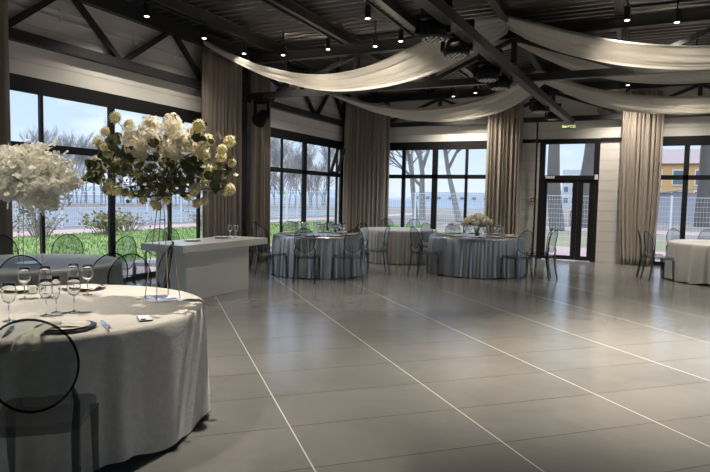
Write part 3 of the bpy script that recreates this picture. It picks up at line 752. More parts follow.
MB().tube([(0.0218*math.cos(2*PI*k/20), 0.0218*math.sin(2*PI*k/20), 0.2255) for k in range(20)], 0.0013, 5, closed=True).build('rim', 'wine_edge', f0, smooth=True)
gu = {'g': False, 'f': False, 'p': False, 'n': False}
def put(kind, proto, x, y, z, label, group=None, rz=0):
    o = dup(proto) if gu[kind] else proto; gu[kind] = True
    o.location = (x, y, z); o.rotation_euler = (0, 0, rz); o['label'] = label
    if group: o['group'] = group
    elif 'group' in o: del o['group']
    return o
put('g', g0, -3.69, 2.60, TZ, 'clear wine glass on the front table, left of the pair standing behind the candle')
put('g', g0, -3.62, 2.70, TZ, 'clear wine glass on the front table, right of the pair standing behind the candle')
put('g', g0, -3.60, 2.91, TZ, 'clear wine glass on the front table, left one of the pair beside the far plate')
put('g', g0, -3.48, 2.93, TZ, 'clear wine glass on the front table, right one of the pair beside the far plate')
put('g', g0, -3.13, 2.11, TZ, 'clear wine glass on the front table above the foreground chair back, leftmost near glass')
put('g', g0, -3.09, 2.31, TZ, 'clear wine glass left of the flute in the near cluster')
put('g', g0, -3.04, 2.46, TZ, 'clear wine glass right of the flute in the near cluster')
put('f', f0, -3.12, 2.40, TZ, 'slim champagne flute in the middle of the near glass cluster on the front table')
put('g', g0, -3.80, 2.42, TZ, 'clear wine glass cut by the left photo edge on the front table')
put('f', f0, -3.24, 2.02, TZ, 'slim champagne flute at the left photo edge beside the leftmost near glass')

p0 = thing('dinner_plate', '', 'plate')
MB().lathe([(0.0, 0.0), (0.10, 0.0), (0.150, 0.010), (0.152, 0.014), (0.10, 0.005), (0.0, 0.005)], 40).build('charger_rim', 'charger', p0, smooth=True)
MB().lathe([(0.0, 0.006), (0.075, 0.006), (0.120, 0.018), (0.122, 0.021), (0.075, 0.011), (0.0, 0.011)], 40).build('plate_dish', 'china', p0, smooth=True)
def napkin_mesh(seed, L=0.24, Wd=0.15, hang=0.0, h=0.018):
    rg = random.Random(seed); p = [rg.uniform(0, 6.28) for _ in range(4)]
    def fn(uu, v):
        x, y = (uu-0.5)*L, (v-0.5)*Wd*(0.7+0.5*abs(uu-0.5)*2)
        zz = h*(0.6+0.4*math.sin(v*9+p[0]+uu*3))*(1-0.6*(2*v-1)**2)
        return (x, y, zz)
    return MB().grid(fn, 20, 14)
n0 = napkin_mesh(1).build('napkin', 'napkin', smooth=True); n0.modifiers.new('thick', 'SOLIDIFY').thickness = 0.004
tag(n0, '', 'napkin')
def setting(x, y, rz, plab, nlab, group=None, ngroup=None, dz=0.0115):
    put('p', p0, x, y, TZ, plab, group); put('n', n0, x, y, TZ+dz, nlab, ngroup, rz)
setting(-4.03, 2.80, 0.6, 'white plate with dark rim at the left far side of the front table', 'folded cream napkin on the far left plate of the front table')
setting(-3.72, 3.10, 0.3, 'white dark-rimmed plate at the far side of the front table, right of wine glasses', 'folded cream napkin on the far plate right of the wine glasses')
put('p', p0, -2.72, 2.15, TZ, 'dark-rimmed plate at the near edge of the front table above the chair back')
# knotted napkin: lies over the near plate, tail hanging off the table edge
kn = thing('knotted_napkin', 'beige knotted napkin on the near plate with its tail hanging over the table edge', 'napkin', (-2.72, 2.13, TZ+0.012))
def kfn(a0, a1, w0, w1, s):
    a0, a1 = Vector(a0), Vector(a1); d = (a1-a0); sd = Vector((-d.y, d.x, 0)).normalized()
    def fn(uu, v):
        p = a0.lerp(a1, uu); w_ = w0+(w1-w0)*uu
        return p+sd*((v-0.5)*w_)+Vector((0, 0, 0.012*(1-(2*v-1)**2)+0.004*math.sin(v*14+s+uu*4)))
    return fn
MB().grid(kfn((-0.03, -0.02, 0.006), (0.06, 0.10, 0.004), 0.05, 0.13, 0), 12, 14).build('napkin_fan', 'napkin', kn, smooth=True)
def tail(uu, v):
    pts = [Vector((-0.03, -0.02, 0.012)), Vector((-0.01, -0.10, 0.014)), Vector((0.02, -0.17, 0.012)), Vector((0.055, -0.235, 0.008)), Vector((0.078, -0.262, -0.020)), Vector((0.086, -0.272, -0.065))]
    i = min(int(uu*5), 4); f = uu*5-i; p = pts[i].lerp(pts[i+1], f); w_ = 0.04+0.10*uu
    return p+Vector((0.76, 0.65, 0))*((v-0.5)*w_)+Vector((0, 0, 0.005*math.sin(v*12+uu*3)))
MB().grid(tail, 20, 12).build('napkin_tail', 'napkin', kn, smooth=True)
MB().ball((-0.03, -0.01, 0.018), 0.026, 12, 8, 0.7).build('knot', 'napkin', kn, smooth=True)
for o in kids(kn): o.modifiers.new('thick', 'SOLIDIFY').thickness = 0.003 if o.name != 'knot' else 0.0005
# cutlery
def fork(x, y, rz, label, kn_=False):
    t = thing('knife' if kn_ else 'fork', label, 'cutlery', (x, y, TZ+0.002), rz)
    MB().grid(lambda a, b: ((b-0.5)*(0.009+0.006*a), -0.10+0.13*a, 0.003+0.003*math.sin(a*PI)), 8, 3).build('handle', 'chrome', t, smooth=True)
    h = MB()
    if kn_: h.box(-0.008, 0.008, 0.03, 0.12, 0.001, 0.003)
    else:
        h.box(-0.011, 0.011, 0.03, 0.055, 0.002, 0.004)
        for k in (-1, -0.33, 0.33, 1): h.box(k*0.0095-0.0017, k*0.0095+0.0017, 0.055, 0.10, 0.002, 0.004)
    h.build('blade' if kn_ else 'tines', 'chrome', t)
fork(-2.56, 2.27, 1.0, 'silver fork right of the near dark-rimmed plate'); fork(-2.60, 2.31, 1.05, 'silver knife right of the near plate, farther from it', True)
fork(-2.86, 1.92, 0.75, 'silver fork seen through the foreground chair back'); fork(-2.90, 1.95, 0.80, 'silver knife seen through the foreground chair back', True)
# candle glass and phone
cg = thing('candle_holder', 'small glass candle holder with ivory candle between far plates on the front table', 'candle', (-3.83, 2.76, TZ))
MB().lathe([(0.0, 0.0), (0.034, 0.0), (0.036, 0.09), (0.034, 0.09), (0.032, 0.006), (0.0, 0.006)], 20).build('glass_cup', 'cup', cg, smooth=True)
MB().lathe([(0.024, 0.007), (0.024, 0.058), (0.0, 0.060)], 16).build('candle', 'candle', cg)
MB().tube([(0, 0, 0.06), (0.001, 0, 0.07)], 0.001, 5).build('wick', 'black', cg)
ph_ = thing('phone', 'white-backed phone lying on the front table before the flower stand', 'phone', (-2.54, 2.53, TZ+0.001), math.radians(52))
MB().box(-0.037, 0.037, -0.075, 0.075, 0, 0.007).build('phone_body', 'charger', ph_, bevel=0.003); MB().box(-0.034, 0.034, -0.072, 0.072, 0.007, 0.0085).build('phone_back', 'phone_w', ph_)
m = MB(); m.box(-0.028, 0.0, -0.068, -0.040, 0.0085, 0.0115); m.build('camera_block', 'charger', ph_, bevel=0.002)

# settings on the silver and the flower tables
nm = ['first', 'second', 'third', 'fourth', 'fifth', 'sixth', 'seventh', 'eighth', 'ninth', 'tenth']
for tn, R_, desc, k, ang0 in (('silver', 0.66, 'silver-clothed', 10, -71), ('flower', 0.70, 'flower', 10, -38)):
    cx_, cy_ = TBL[tn]
    for i in range(k):
        a = math.radians(ang0+36*i); x, y = cx_+R_*math.cos(a), cy_+R_*math.sin(a)
        setting(x, y, a+0.3, 'white plate with dark rim laid on the %s table' % desc, 'cream napkin on a plate of the %s table' % desc, 'plates on the %s table' % desc, 'napkins on the %s table' % desc)
        for q, rr in ((0.17, R_-0.20), (0.33, R_-0.17)):
            if tn == 'flower' and q > 0.3 and i % 2: continue
            b = a+q
            put('g', g0, cx_+rr*math.cos(b), cy_+rr*math.sin(b), TZ, 'clear wine glass standing on the %s table' % desc, 'wine glasses on the %s table' % desc)

# ------------------------------------------------------------------ flowers
def pompon(mb, c, r_, rg, nf=46, mi=0):
    c = Vector(c); mb.ball(c, r_*0.84, 10, 6, mi=mi)
    for i in range(nf):  # small petals all round
        z = 1-2*(i+0.5)/nf; t = i*2.39996; q = math.sqrt(max(0, 1-z*z)); d = Vector((q*math.cos(t), q*math.sin(t), z))
        s = d.cross(Vector((0.3, 0.2, 1))).normalized(); uu = s.cross(d); wd = r_*0.30
        p = c+d*r_*0.62; e = c+d*r_*rg.uniform(0.94, 1.08)
        mb.add([p-s*wd*0.5, p+s*wd*0.5, e+s*wd*0.6+uu*wd*0.25, e+d*r_*0.06, e-s*wd*0.6+uu*wd*0.25], [(0,1,2,3,4)], mi)
def floret(mb, c, r_, rg, d=None, mi=0):
    c = Vector(c); d = d or Vector((rg.gauss(0,1), rg.gauss(0,1), rg.gauss(0.2,1))).normalized()
    s = d.cross(Vector((0.21, 0.37, 0.9))).normalized(); uu = s.cross(d); t0 = rg.uniform(0, 6)
    for k in range(4):
        a = t0+k*PI/2; e = s*math.cos(a)+uu*math.sin(a); f = s*math.cos(a+PI/2)+uu*math.sin(a+PI/2)
        mb.add([c, c+e*r_*0.6+f*r_*0.42+d*r_*0.15, c+e*r_+d*r_*0.05, c+e*r_*0.6-f*r_*0.42+d*r_*0.15], [(0,1,2,3)], mi)
def leaf(mb, c, r_, rg, nrm=None, mi=0):
    c = Vector(c); d = (nrm or Vector((rg.gauss(0,1), rg.gauss(0,1), rg.gauss(0,1)))).normalized()
    s = d.cross(Vector((0.21, 0.37, 0.9))).normalized(); uu = s.cross(d); n = 9
    vs = [c-d*r_*0.12]+[c+(s*math.cos(2*PI*k/n)+uu*math.sin(2*PI*k/n)*0.9)*r_ for k in range(n)]
    mb.add(vs, [(0, 1+k, 1+(k+1) % n) for k in range(n)], mi)

fs_ = thing('flower_stand', 'tall flower stand of white blooms and dark round leaves on the front table', 'flower arrangement', (-2.925, 3.08, TZ))
MB().lathe([(0.0, 0.0), (0.130, 0.0), (0.132, 0.004), (0.130, 0.008), (0.0, 0.008)], 40).build('base_disc', 'mirrorbase', fs_)
RY, UZ = Vector((0.9035, 0.4286, 0)), Vector((0, 0, 1))   # across / up as seen by a guest at the hall side
DP = Vector((-0.4286, 0.9035, 0))
for i, (a, top_) in enumerate(((0.443, 0.022), (0.443+PI, 0.022), (2.0, 0.020), (-1.15, 0.020))):
    e = Vector((math.cos(a), math.sin(a), 0)); MB().tube([e*0.122+UZ*0.008, e*top_+UZ*0.72], 0.0032, 6).build('rod', 'gold', fs_)
MB().tube([(0.02*math.cos(2*PI*k/16), 0.02*math.sin(2*PI*k/16), 0.55) for k in range(16)], 0.003, 5, closed=True).build('tie_ring', 'gold', fs_)
MB().lathe([(0.0, 0.72), (0.024, 0.72), (0.03, 0.80), (0.0, 0.81)], 16).build('flower_holder', 'stem', fs_)
# bloom positions: (across, up, depth) from (disc centre, z of table); taken at the arrangement's own distance
S = 4.06/586.6
def loc3(px, py, dep):  # offsets measured from the stand axis (px 164) and table height (px 297)
    return RY*((px-164)*S*(1+dep/4.06)) + UZ*((297-py)*S*(1+dep/4.06)-dep*0.02+0.0) + DP*dep
rg = random.Random(21)
blooms = [(118,118,5.6,0),(98,143,5.2,.05),(103,134,4.8,.1),(129,126,5.5,.05),(205,122,6.2,-.1),(197,129,6.6,.0),(206,139,6.0,.05),(226,141,5.8,.1),(223,147,5.0,.0),(228,162,4.2,.1),(231,186,5.6,0),(225,189,4.0,.02),
          (112,187,5.5,-.05),(118,190,5.5,.02),(125,192,4.6,.05),(107,184,4.0,.1),(159,204,5.0,0),(152,202,4.5,.08),(199,200,4.6,-.02),(203,199,4.2,.05),(110,146,5.2,-.05),(95,168,4.6,.1),(96,160,4.0,.05),(113,165,5.6,.12),
          (212,167,6.0,-.05),(205,180,6.0,.05),(197,186,5.4,.0),(208,176,5.0,.15),(214,158,5.5,.18),(134,182,5.0,.2),(146,188,5.0,.2),(190,192,4.5,.1),(210,150,5.6,-.1),(124,150,5.5,.15),(163,196,4.8,.1),(182,197,4.2,.15),
          (140,171,5.2,.0),(118,174,4.8,.2),(172,186,5.0,.22),(186,160,5.0,.25),(150,196,4.2,-.1),(140,190,4.4,-.12),(176,194,4.2,-.14)]
for px, py, rr, dep in blooms:
    mb = MB(); pompon(mb, loc3(px, py, dep), rr*S*1.12, rg); mb.build('bloom', 'petal', fs_)
# hydrangea heads on top
for px, py, rr, dep in ((136,137,13,-.02),(150,127,11,.05),(158,137,12,-.10),(176,131,14,.0),(187,139,12,-.08),(166,126,10,.16),(180,147,11,-.12),(146,146,11,-.14),(196,148,10,.08),(170,152,11,.12),(132,152,10,.12),(160,164,10,.2)):
    mb = MB(); c = loc3(px, py, dep); R0 = rr*S
    mb.ball(c, R0*0.70, 8, 6, 0.9)
    for i in range(110):
        d_ = Vector((rg.gauss(0,1), rg.gauss(0,1), rg.gauss(0.15,1))).normalized(); floret(mb, c+d_*R0*rg.uniform(0.82, 1.05), 0.016, rg, (d_+Vector((rg.gauss(0,.3), rg.gauss(0,.3), rg.gauss(0,.3)))).normalized())
    mb.build('hydrangea', 'petal_w', fs_)
# round leaves
mb = MB()
spray = [(112,149,6),(103,160,5),(101,167,4),(100,174,5),(106,173,6),(124,148,5),(121,137,3),(129,163,7),(138,147,8),(141,156,7),(147,165,7),(160,166,9),(172,163,8),(182,167,8),(196,160,8),(205,161,6),(222,166,5),(224,178,6),(221,186,4),(190,176,9),(178,178,9),(165,180,9),(152,178,9),(140,182,7),(160,152,6),(164,140,4),(186,150,6),(213,136,3),(200,168,6),(150,190,5),(168,190,6),(185,186,6),(128,172,5),(118,158,7),(152,193,4),(162,194,4)]
for px, py, sp_ in spray:
    for i in range(int(3+sp_*1.5)):
        p = loc3(max(px, 96)+rg.gauss(0, sp_*0.55), py+rg.gauss(0, sp_*0.5), rg.uniform(-0.22, 0.20)); leaf(mb, p, rg.uniform(0.014, 0.030), rg)
# darker big round clusters
for px, py in ((101,171),(106,168),(99,173),(110,174),(105,163),(100,160),(127,161),(131,165),(137,147),(140,152),(143,146),(135,155),(222,176),(226,179),(222,168),(196,158),(204,160),(199,163),(121,136),(123,144),(165,137),(207,133),(115,155)):
    for k in range(3): leaf(mb, loc3(px+rg.gauss(0,1.2), py+rg.gauss(0,1.2), rg.uniform(-0.2, -0.05)), rg.uniform(0.026, 0.036), rg, Vector((0.43+rg.gauss(0,.4), -0.9+rg.gauss(0,.4), rg.gauss(0,.4))))
mb.build('dark_foliage', 'leaf', fs_)
mb = MB()
for i in range(230):
    px, py = rg.gauss(160, 28), rg.gauss(176, 9)
    leaf(mb, loc3(px, py, rg.uniform(-0.22, 0.2)), rg.uniform(0.009, 0.018), rg)
mb.build('small_foliage', 'leaf_g', fs_)
mb = MB()
for px, py, rr, dep in blooms:
    a = loc3(164+rg.gauss(0, 2), 185, 0); b = loc3(px, py, dep); m_ = a.lerp(b, 0.5)+UZ*0.02
    mb.tube([a, m_, b], 0.0025, 4)
mb.build('stems', 'stem', fs_)

# white cloud on the second table
fc = thing('flower_cloud_stand', 'tall stand with a cloud of white silk blossoms on the second table', 'flower arrangement', (-5.48, 3.93, TZ))
MB().lathe([(0.0, 0.0), (0.13, 0.0), (0.13, 0.008), (0.0, 0.008)], 32).build('base_disc', 'mirrorbase', fc)
for a in (0.44, 0.44+PI, 2.0, -1.15):
    e = Vector((math.cos(a), math.sin(a), 0)); MB().tube([e*0.12+UZ*0.008, e*0.10+UZ*0.72], 0.0035, 6).build('rod', 'gold', fc)
mb = MB(); S2 = 5.9/586.6
def loc4(px, py, dep): return RY*((px-28)*S2*(1+dep/5.9)) + UZ*((262-py)*S2*(1+dep/5.9)) + DP*dep
for px, py, sx, n in ((15,160,8,90),(30,158,9,120),(46,165,9,120),(22,175,10,120),(40,180,10,130),(56,176,7,80),(8,178,9,80),(0,165,9,80),(62,181,5,40),(20,190,8,60),(44,195,7,60),(-8,180,9,60),(48,203,5,26),(5,192,6,36),(0,150,3,30),(68,184,3,14),(30,150,7,40),(12,152,6,30),(-20,172,9,70)):
    for i in range(int(n*2.2)):
        floret(mb, loc4(px+rg.gauss(0, sx*0.62), py+rg.gauss(0, sx*0.52), rg.gauss(0, 0.16)), rg.uniform(0.030, 0.052), rg)
mb.build('blossoms', 'petal_s', fc)
mb = MB()
for i in range(22):
    a = loc4(28, 200, 0); b = loc4(rg.gauss(25, 24), rg.gauss(172, 12), rg.gauss(0, .12)); mb.tube([a, a.lerp(b, .5)+UZ*0.05, b], 0.003, 4)
mb.build('stems', 'stem', fc)

# low bouquet on the flower table
bq = thing('low_bouquet', 'low cream bouquet in a small glass vase on the grey satin table', 'flower arrangement', (-2.80, 11.62, TZ))
MB().lathe([(0.0, 0.0), (0.055, 0.0), (0.06, 0.16), (0.056, 0.16), (0.05, 0.008), (0.0, 0.008)], 20).build('vase', 'cup', bq, smooth=True)
mb = MB()
for i in range(22): mb.tube([(rg.gauss(0,.015), rg.gauss(0,.015), 0.01), (rg.gauss(0,.05), rg.gauss(0,.05), 0.28)], 0.003, 4)
mb.build('stems', 'leaf_g', bq)
mb = MB()
for i in range(70): leaf(mb, (rg.gauss(0,.16), rg.gauss(0,.16), 0.21+abs(rg.gauss(0,.05))), rg.uniform(.02,.035), rg)
mb.build('foliage', 'leaf_g', bq)
for i in range(26):
    a = i*2.4; q = math.sqrt((i+.5)/26); mb = MB()
    pompon(mb, (q*.28*math.cos(a), q*.28*math.sin(a), 0.26+0.14*(1-q*q)+rg.uniform(-.02,.02)), 0.064, rg, 34); mb.build('bloom', 'petal_w', bq)

# ------------------------------------------------------------------ bar
br = thing('bar_counter', 'white bar counter with thick overhanging top near the left windows', 'counter', (-5.76, 7.0, 0))
MB().box(-0.27, 0.28, -0.78, 0.66, 0.0, 0.695).build('bar_body', 'bar', br, bevel=0.003)
MB().box(-0.40, 0.36, -0.93, 1.07, 0.695, 0.795).build('bar_top', 'bar', br, bevel=0.004)
MB().box(-0.262, 0.272, -0.772, 0.652, -0.0, 0.05).build('plinth', 'charger', br)
for y, k, wd in ((6.78, 2, 'left'), (7.46, 3, 'right')):
    for i in range(k):
        o = MB().lathe([(0.0, 0.0), (0.08, 0.0), (0.125, 0.010), (0.127, 0.013), (0.08, 0.006), (0.0, 0.006)], 32).build('plate', 'china', loc=(-5.86, y, 0.796+i*0.009), smooth=True)
        tag(o, 'white plate in the %s stack on the bar top, %s' % (wd, ('bottom one', 'top one')[i] if k == 2 else ('bottom one', 'middle one', 'top one')[i]), 'plate')
put('g', g0, -5.80, 7.60, 0.796, 'clear wine glass on the bar top, left of the two')
put('g', g0, -5.76, 7.70, 0.796, 'clear wine glass on the bar top, right of the two')

# ------------------------------------------------------------------ outdoors
GZ = -0.12
def patch(name, x0, x1, y0, y1, m, dz):
    return MB().box(x0, x1, y0, y1, GZ-0.05, GZ+dz).build(name, m, kind='structure')
MB().box(-900, 900, -400, 1500, GZ-0.4, GZ).build('ground', 'ground', kind='structure')
patch('paving_left', -10.6, WX-0.2, -8, FY+6.5, 'paving', 0.012)
patch('paving_far', -10.6, 30, FY+0.2, FY+6.2, 'paving', 0.010)
patch('lawn_left', -19.2, -10.6, -8, 34, 'grass_soil', 0.016)
patch('lawn_far', -10.6, 40, FY+6.2, 31, 'grass_pale', 0.014)
patch('path_far', -10.6, 60, 34, 38, 'paving', 0.012)
patch('verge', -21.4, -19.2, -8, 60, 'paving', 0.012)
patch('road', -50, -23.2, -20, 60, 'road', 0.012)
patch('water', -170, -68, -60, 420, 'water', 0.012)
patch('water_far', -68, -24, 95, 420, 'water', 0.012)
# grass blades
mb = MB(); rg = random.Random(5)
for i in range(16000):
    x, y = rg.uniform(-19.1, -10.7), rg.uniform(2, 33)
    h_ = rg.uniform(0.05, 0.13); a = rg.uniform(0, 6.28); dx, dy = math.cos(a)*0.018, math.sin(a)*0.018
    mb.add([(x-dx, y-dy, GZ+.01), (x+dx, y+dy, GZ+.01), (x+rg.gauss(0,.04), y+rg.gauss(0,.04), GZ+h_)], [(0,1,2)])
o = mb.build('grass', 'grass'); o['kind'] = 'stuff'; o['label'] = 'green grass on the lawn outside the left windows'; o['category'] = 'grass'

def tree_mesh(seed, H, r0, levels=5, lean=(0,0), spread=0.6, fork=0.35, rmin=0.006, nb=(2,3), tw=0.18):
    rg = random.Random(seed); mb = MB()
    def grow(p, d, L, r_, lv):
        k = 4 if lv >= levels-1 else 3; pts = [p]; rs = [r_]; q = p.copy(); dd = d.copy()
        for i in range(k):
            dd = (dd+Vector((rg.gauss(0,tw), rg.gauss(0,tw), rg.gauss(0.03,tw*0.7)))*0.6).normalized()
            q = q+dd*L/k; pts.append(q.copy()); rs.append(max(rmin, r_*(1-0.38*(i+1)/k)))
        mb.tube(pts, rs, 8 if lv >= levels-1 else (5 if lv > 1 else 3), caps=False)
        if lv == 0: return
        for i in range(rg.randint(*nb)+(1 if lv < levels-1 else 0)):
            t = rg.uniform(0.45, 1.0) if lv < levels else rg.uniform(fork, 1.0)
            j = min(int(t*k), k-1); pp = pts[j].lerp(pts[j+1], t*k-j)
            ax = Vector((rg.gauss(0,1), rg.gauss(0,1), rg.gauss(0,.4))).normalized()
            nd = (dd*(1-spread*0.5)+ax*spread+Vector((0,0,0.14))).normalized()
            grow(pp, nd, L*rg.uniform(0.55, 0.82), max(rmin, r_*rg.uniform(0.45, 0.62)), lv-1)
        grow(pts[-1], (dd+Vector((rg.gauss(0,.25), rg.gauss(0,.25), 0.05))).normalized(), L*0.72, max(rmin, r_*0.6), lv-1)
    grow(Vector((0,0,0)), Vector((lean[0], lean[1], 1)).normalized(), H*0.36, r0, levels)
    return mb
def tree(x, y, seed, H, r0, label, m='bark', **kw):
    o = tree_mesh(seed, H, r0, **kw).build('bare_tree', m, smooth=True, loc=(x, y, GZ)); return tag(o, label, 'tree')
tree(-3.75, 34.0, 3, 17, 0.42, 'thick bare tree trunk straight behind the glass door', lean=(-0.13, 0), fork=0.75, rmin=0.02, tw=0.06)
tree(-2.80, 38.5, 8, 17, 0.46, 'thick bare forked tree showing through the transom above the door', lean=(0.0, 0), fork=0.7, rmin=0.02, tw=0.06)
tree(4.45, 48.0, 6, 19, 0.56, 'big bare tree behind the right-hand window', lean=(0.0, 0), fork=0.6, rmin=0.02, tw=0.05)
tree(-15.1, 42.8, 12, 13, 0.24, 'slim bare tree in the far window, leftmost', 'bark_pale', lean=(-0.05, 0), fork=0.3, rmin=0.014, tw=0.09)
tree(-14.3, 42.0, 15, 13, 0.26, 'slim bare tree in the far window, second from left', 'bark_pale', lean=(-0.03, 0), fork=0.3, rmin=0.014, tw=0.09)
tree(-11.2, 41.0, 18, 11, 0.24, 'leaning forked bare tree in the far window', 'bark_pale', lean=(-0.30, 0), fork=0.75, rmin=0.014, tw=0.08)
tree(10.5, 50.0, 20, 12, 0.30, 'bare tree at the right photo edge beyond the fence', fork=0.4, rmin=0.02)
# tree line on the far bank
protos = [tree_mesh(100+i, 10.5, 0.13, levels=5, spread=0.42, fork=0.10, rmin=0.012, tw=0.15, nb=(2, 2)) for i in range(4)]
pm = [p.build('bank_tree', 'twig') for p in protos]; rg = random.Random(9); cnt = 0
def bank(x, y, s):
    global cnt
    o = pm[cnt % 4] if cnt < 4 else pm[cnt % 4].copy()
    if cnt >= 4: COL.objects.link(o)
    cnt += 1
    o.location = (x, y, GZ); o.rotation_euler = (0, 0, rg.uniform(0, 6.28)); o.scale = (s*rg.uniform(.8, 1.2), s*rg.uniform(.8, 1.2), s)
    tag(o, 'bare grey tree in the hazy tree line beyond the left windows', 'tree', 'bare trees of the far tree line')
for i in range(84):
    a = math.radians(-55+i*0.325+rg.uniform(-.3, .3)); dd = rg.uniform(70, 104)
    bank(dd*math.sin(a), dd*math.cos(a), rg.uniform(0.60, 0.98)*dd/80)
# shrubs at the lawn edge
def shrub(x, y, h_, w_, m, label, seed, leaves=0):
    rg = random.Random(seed); t = thing('shrub', label, 'shrub', (x, y, GZ)); mb = MB(); lf = MB()
    for i in range(46):
        a = rg.uniform(0, 6.28); q = rg.uniform(0, w_*0.5); p = Vector((q*0.3*math.cos(a), q*0.3*math.sin(a), 0)); e = Vector((q*math.cos(a), q*math.sin(a), h_*rg.uniform(.6, 1.05)))
        mb.tube([p, p.lerp(e, .5)+Vector((0, 0, .1)), e], [0.012, 0.010, 0.006], 4)
        for k in range(leaves): leaf(lf, p.lerp(e, rg.uniform(.35, 1))+Vector((rg.gauss(0,.1), rg.gauss(0,.1), rg.gauss(0,.06))), rg.uniform(.03, .06), rg)
    mb.build('twigs', 'shrub_r', t)
    if leaves: lf.build('leaves', m, t)
shrub(-17.6, 11.2, 1.1, 2.6, 'shrub', 'brown twiggy shrub on the lawn behind the white flower cloud', 1, 3)
shrub(-18.0, 16.0, 0.9, 2.0, 'shrub', 'yellowish shrub on the lawn left of the thick window mullion', 2, 14)
shrub(-18.6, 13.7, 1.0, 2.4, 'shrub_r', 'reddish dry shrub on the lawn between window mullions', 3, 4)
shrub(-18.9, 17.9, 0.8, 2.6, 'shrub_r', 'low dry shrub at the lawn edge behind the flower stand', 4, 5)
shrub(-19.0, 23.0, 0.8, 2.6, 'shrub', 'low tawny shrub at the lawn edge left of the wide curtain', 5, 6)

def fence(name, axis, c, a0, a1, h_, label, step=2.5, dens=0.11):
    t = thing(name, label, 'fence', (0, 0, GZ)); pos = []
    P = (lambda a, z: (c, a, z)) if axis == 'x' else (lambda a, z: (a, c, z))
    k = int((a1-a0)/step)
    for i in range(k+1):
        a = a0+i*step; MB().bar(P(a, 0), P(a, h_+0.08), 0.07).build('post', 'fence', t)
    for i in range(k):
        m = MB(); b0, b1 = a0+i*step+0.04, a0+(i+1)*step-0.04
        q = b0
        while q < b1: m.bar(P(q, 0.06), P(q, h_), 0.006); q += dens
        z = 0.08
        while z <= h_+0.001: m.bar(P(b0, z), P(b1, z), 0.010); z += 0.2
        m.bar(P(b0, h_), P(b1, h_), 0.022)
        m.build('mesh_panel', 'fence', t)
fence('mesh_fence', 'x', -22.6, 7.72, 45.5, 1.62, 'pale welded mesh fence beyond the lawn outside the left windows')
fence('mesh_fence', 'y', 27.0, -20.51, 18.0, 1.85, 'pale welded mesh fence outside the door and far windows', step=3.65)

# buildings
def building(name, label, x0, x1, y0, y1, h_, wall, rows, cols, roof=None, ww=1.1, wh=1.7, z0=1.4):
    t = thing(name, label, 'building', ((x0+x1)/2, y0, GZ)); hx = (x1-x0)/2
    MB().box(-hx, hx, 0, y1-y0, 0, h_).build('walls', wall, t)
    if roof:
        m = MB(); m.add([(-hx-.4, -.4, h_), (hx+.4, -.4, h_), (hx+.4, y1-y0+.4, h_), (-hx-.4, y1-y0+.4, h_), (-hx*.7, (y1-y0)/2, h_+2.2), (hx*.7, (y1-y0)/2, h_+2.2)],
                        [(0,1,5,4), (1,2,5), (2,3,4,5), (3,0,4), (3,2,1,0)]); m.build('roof', roof, t)
    for r_ in range(rows):
        for c in range(cols):
            cx_ = -hx+(c+.5)*2*hx/cols; z = z0+r_*(h_-z0)/rows
            m = MB(); m.box(cx_-ww/2-.15, cx_+ww/2+.15, -0.10, 0, z-.15, z+wh+.2); f = m.build('window_frame', 'house_trim', t)
            MB().box(cx_-ww/2, cx_+ww/2, -0.13, -0.10, z, z+wh).build('window_pane', 'pane', f)
    return t
building('house', 'ochre yellow house with brown roof seen through the right-hand window', 1.2, 13.5, 84, 94, 6.6, 'house', 2, 5, 'house_roof')
building('apartment_block', 'pale grey apartment block far behind the door', -15.8, -6.5, 150, 160, 9.2, 'pale_wall', 3, 5, None, 1.0, 1.3, 1.2)
building('long_pale_hall', 'long low pale building across the water in the far window', -105, -45, 290, 300, 5.0, 'pale_wall', 1, 10, None, 2.2, 1.4, 1.4)
sh = thing('shed', 'pale lilac metal shed beyond the fence in the right-hand window', 'shed', (3.5, 56, GZ))
MB().box(-1.7, 1.5, 0, 3, 0, 2.5).build('walls', 'shed', sh)
m = MB(); m.add([(-1.8,-.3,2.45),(1.6,-.3,2.9),(1.6,3.2,2.9),(-1.8,3.2,2.45),(-1.8,-.3,2.55),(1.6,-.3,3.0),(1.6,3.2,3.0),(-1.8,3.2,2.55)], [(3,2,1,0),(4,5,6,7),(0,1,5,4),(1,2,6,5),(2,3,7,6),(3,0,4,7)]); m.build('roof', 'pale_wall', sh)
def hill(uu, v):
    x = -700+1000*uu; h_ = (7+4*math.sin(uu*23)+2.5*math.sin(uu*61+1)+1.2*math.sin(uu*173))*math.sin(PI*v)
    return (x, 520+60*v, GZ+max(0, h_))
MB().grid(hill, 260, 6).build('far_bank', 'far', kind='structure')
def hill2(uu, v):
    y = -200+760*uu; h_ = (3.2+1.2*math.sin(uu*31)+0.8*math.sin(uu*83+1))*math.sin(PI*v)
    return (-240-40*v, y, GZ+max(0, h_))
MB().grid(hill2, 220, 6).build('left_bank', 'far', kind='structure')

# ------------------------------------------------------------------ light
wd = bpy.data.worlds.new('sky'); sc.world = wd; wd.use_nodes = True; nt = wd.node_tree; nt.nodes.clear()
out = nt.nodes.new('ShaderNodeOutputWorld'); bg = nt.nodes.new('ShaderNodeBackground')
tc = nt.nodes.new('ShaderNodeTexCoord'); sx = nt.nodes.new('ShaderNodeSeparateXYZ'); nt.links.new(tc.outputs['Generated'], sx.inputs[0])
cr = nt.nodes.new('ShaderNodeValToRGB'); e = cr.color_ramp.elements
e[0].position = 0.0; e[0].color = (0.76, 0.83, 0.93, 1); e[1].position = 0.6; e[1].color = (0.62, 0.73, 0.90, 1)
q = e.new(0.10); q.color = (0.60, 0.74, 0.94, 1); q = e.new(0.25); q.color = (0.50, 0.67, 0.93, 1)
nt.links.new(sx.outputs['Z'], cr.inputs[0])
mp = nt.nodes.new('ShaderNodeMapping'); mp.inputs['Scale'].default_value = (1, 1, 4.5); nt.links.new(tc.outputs['Generated'], mp.inputs[0])
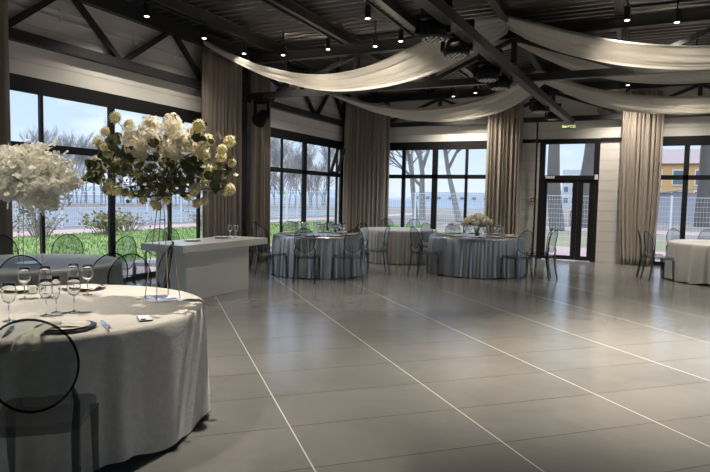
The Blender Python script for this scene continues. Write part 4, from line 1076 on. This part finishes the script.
nz = nt.nodes.new('ShaderNodeTexNoise'); nz.inputs['Scale'].default_value = 5.5; nz.inputs['Detail'].default_value = 6; nt.links.new(mp.outputs[0], nz.inputs['Vector'])
cc = nt.nodes.new('ShaderNodeValToRGB'); cc.color_ramp.elements[0].position = 0.58; cc.color_ramp.elements[1].position = 0.80; nt.links.new(nz.outputs['Fac'], cc.inputs[0])
mx = nt.nodes.new('ShaderNodeMix'); mx.data_type = 'RGBA'; mx.inputs['B'].default_value = (0.93, 0.95, 0.98, 1)
nt.links.new(cc.outputs[0], mx.inputs['Factor']); nt.links.new(cr.outputs[0], mx.inputs['A'])
nt.links.new(mx.outputs['Result'], bg.inputs[0])
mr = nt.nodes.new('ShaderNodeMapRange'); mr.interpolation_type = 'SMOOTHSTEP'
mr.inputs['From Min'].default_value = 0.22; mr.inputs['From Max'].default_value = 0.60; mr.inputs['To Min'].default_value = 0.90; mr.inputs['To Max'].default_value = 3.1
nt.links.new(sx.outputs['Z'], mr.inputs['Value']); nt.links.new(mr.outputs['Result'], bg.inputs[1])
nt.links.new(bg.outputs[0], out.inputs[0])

def portal(x, y, z, w_, h_, rot):
    ld = bpy.data.lights.new('window_portal', 'AREA'); ld.shape = 'RECTANGLE'; ld.size = w_; ld.size_y = h_
    ld.cycles.is_portal = True
    o = bpy.data.objects.new('window_portal', ld); COL.objects.link(o); o.location = (x, y, z); o.rotation_euler = rot
portal(WX-0.15, 7.6, 1.45, 4.9, 2.8, (PI/2, 0, -PI/2))
portal(WX-0.15, 13.2, 1.45, 3.9, 2.8, (PI/2, 0, -PI/2))
portal(WX-0.15, 1.85, 1.45, 5.1, 2.8, (PI/2, 0, -PI/2))
portal(-5.0, FY+0.15, 1.45, 3.0, 2.8, (-PI/2, 0, 0))
portal(-1.5, FY+0.15, 1.5, 1.3, 2.9, (-PI/2, 0, 0))
for y in (1.9, 7.55, 12.85): portal(XR+0.15, y, 1.45, 5.0, 2.8, (PI/2, 0, PI/2))
portal(2.0, FY+0.15, 1.45, 3.1, 2.8, (-PI/2, 0, 0))

sc.view_settings.view_transform = 'Standard'; sc.view_settings.look = 'None'
sc.view_settings.exposure = 0.53; sc.view_settings.gamma = 1.0; sc.view_settings.use_curve_mapping = False
try:
    sc.cycles.transparent_max_bounces = 40
    sc.cycles.sample_clamp_indirect = 6.0
except Exception: pass
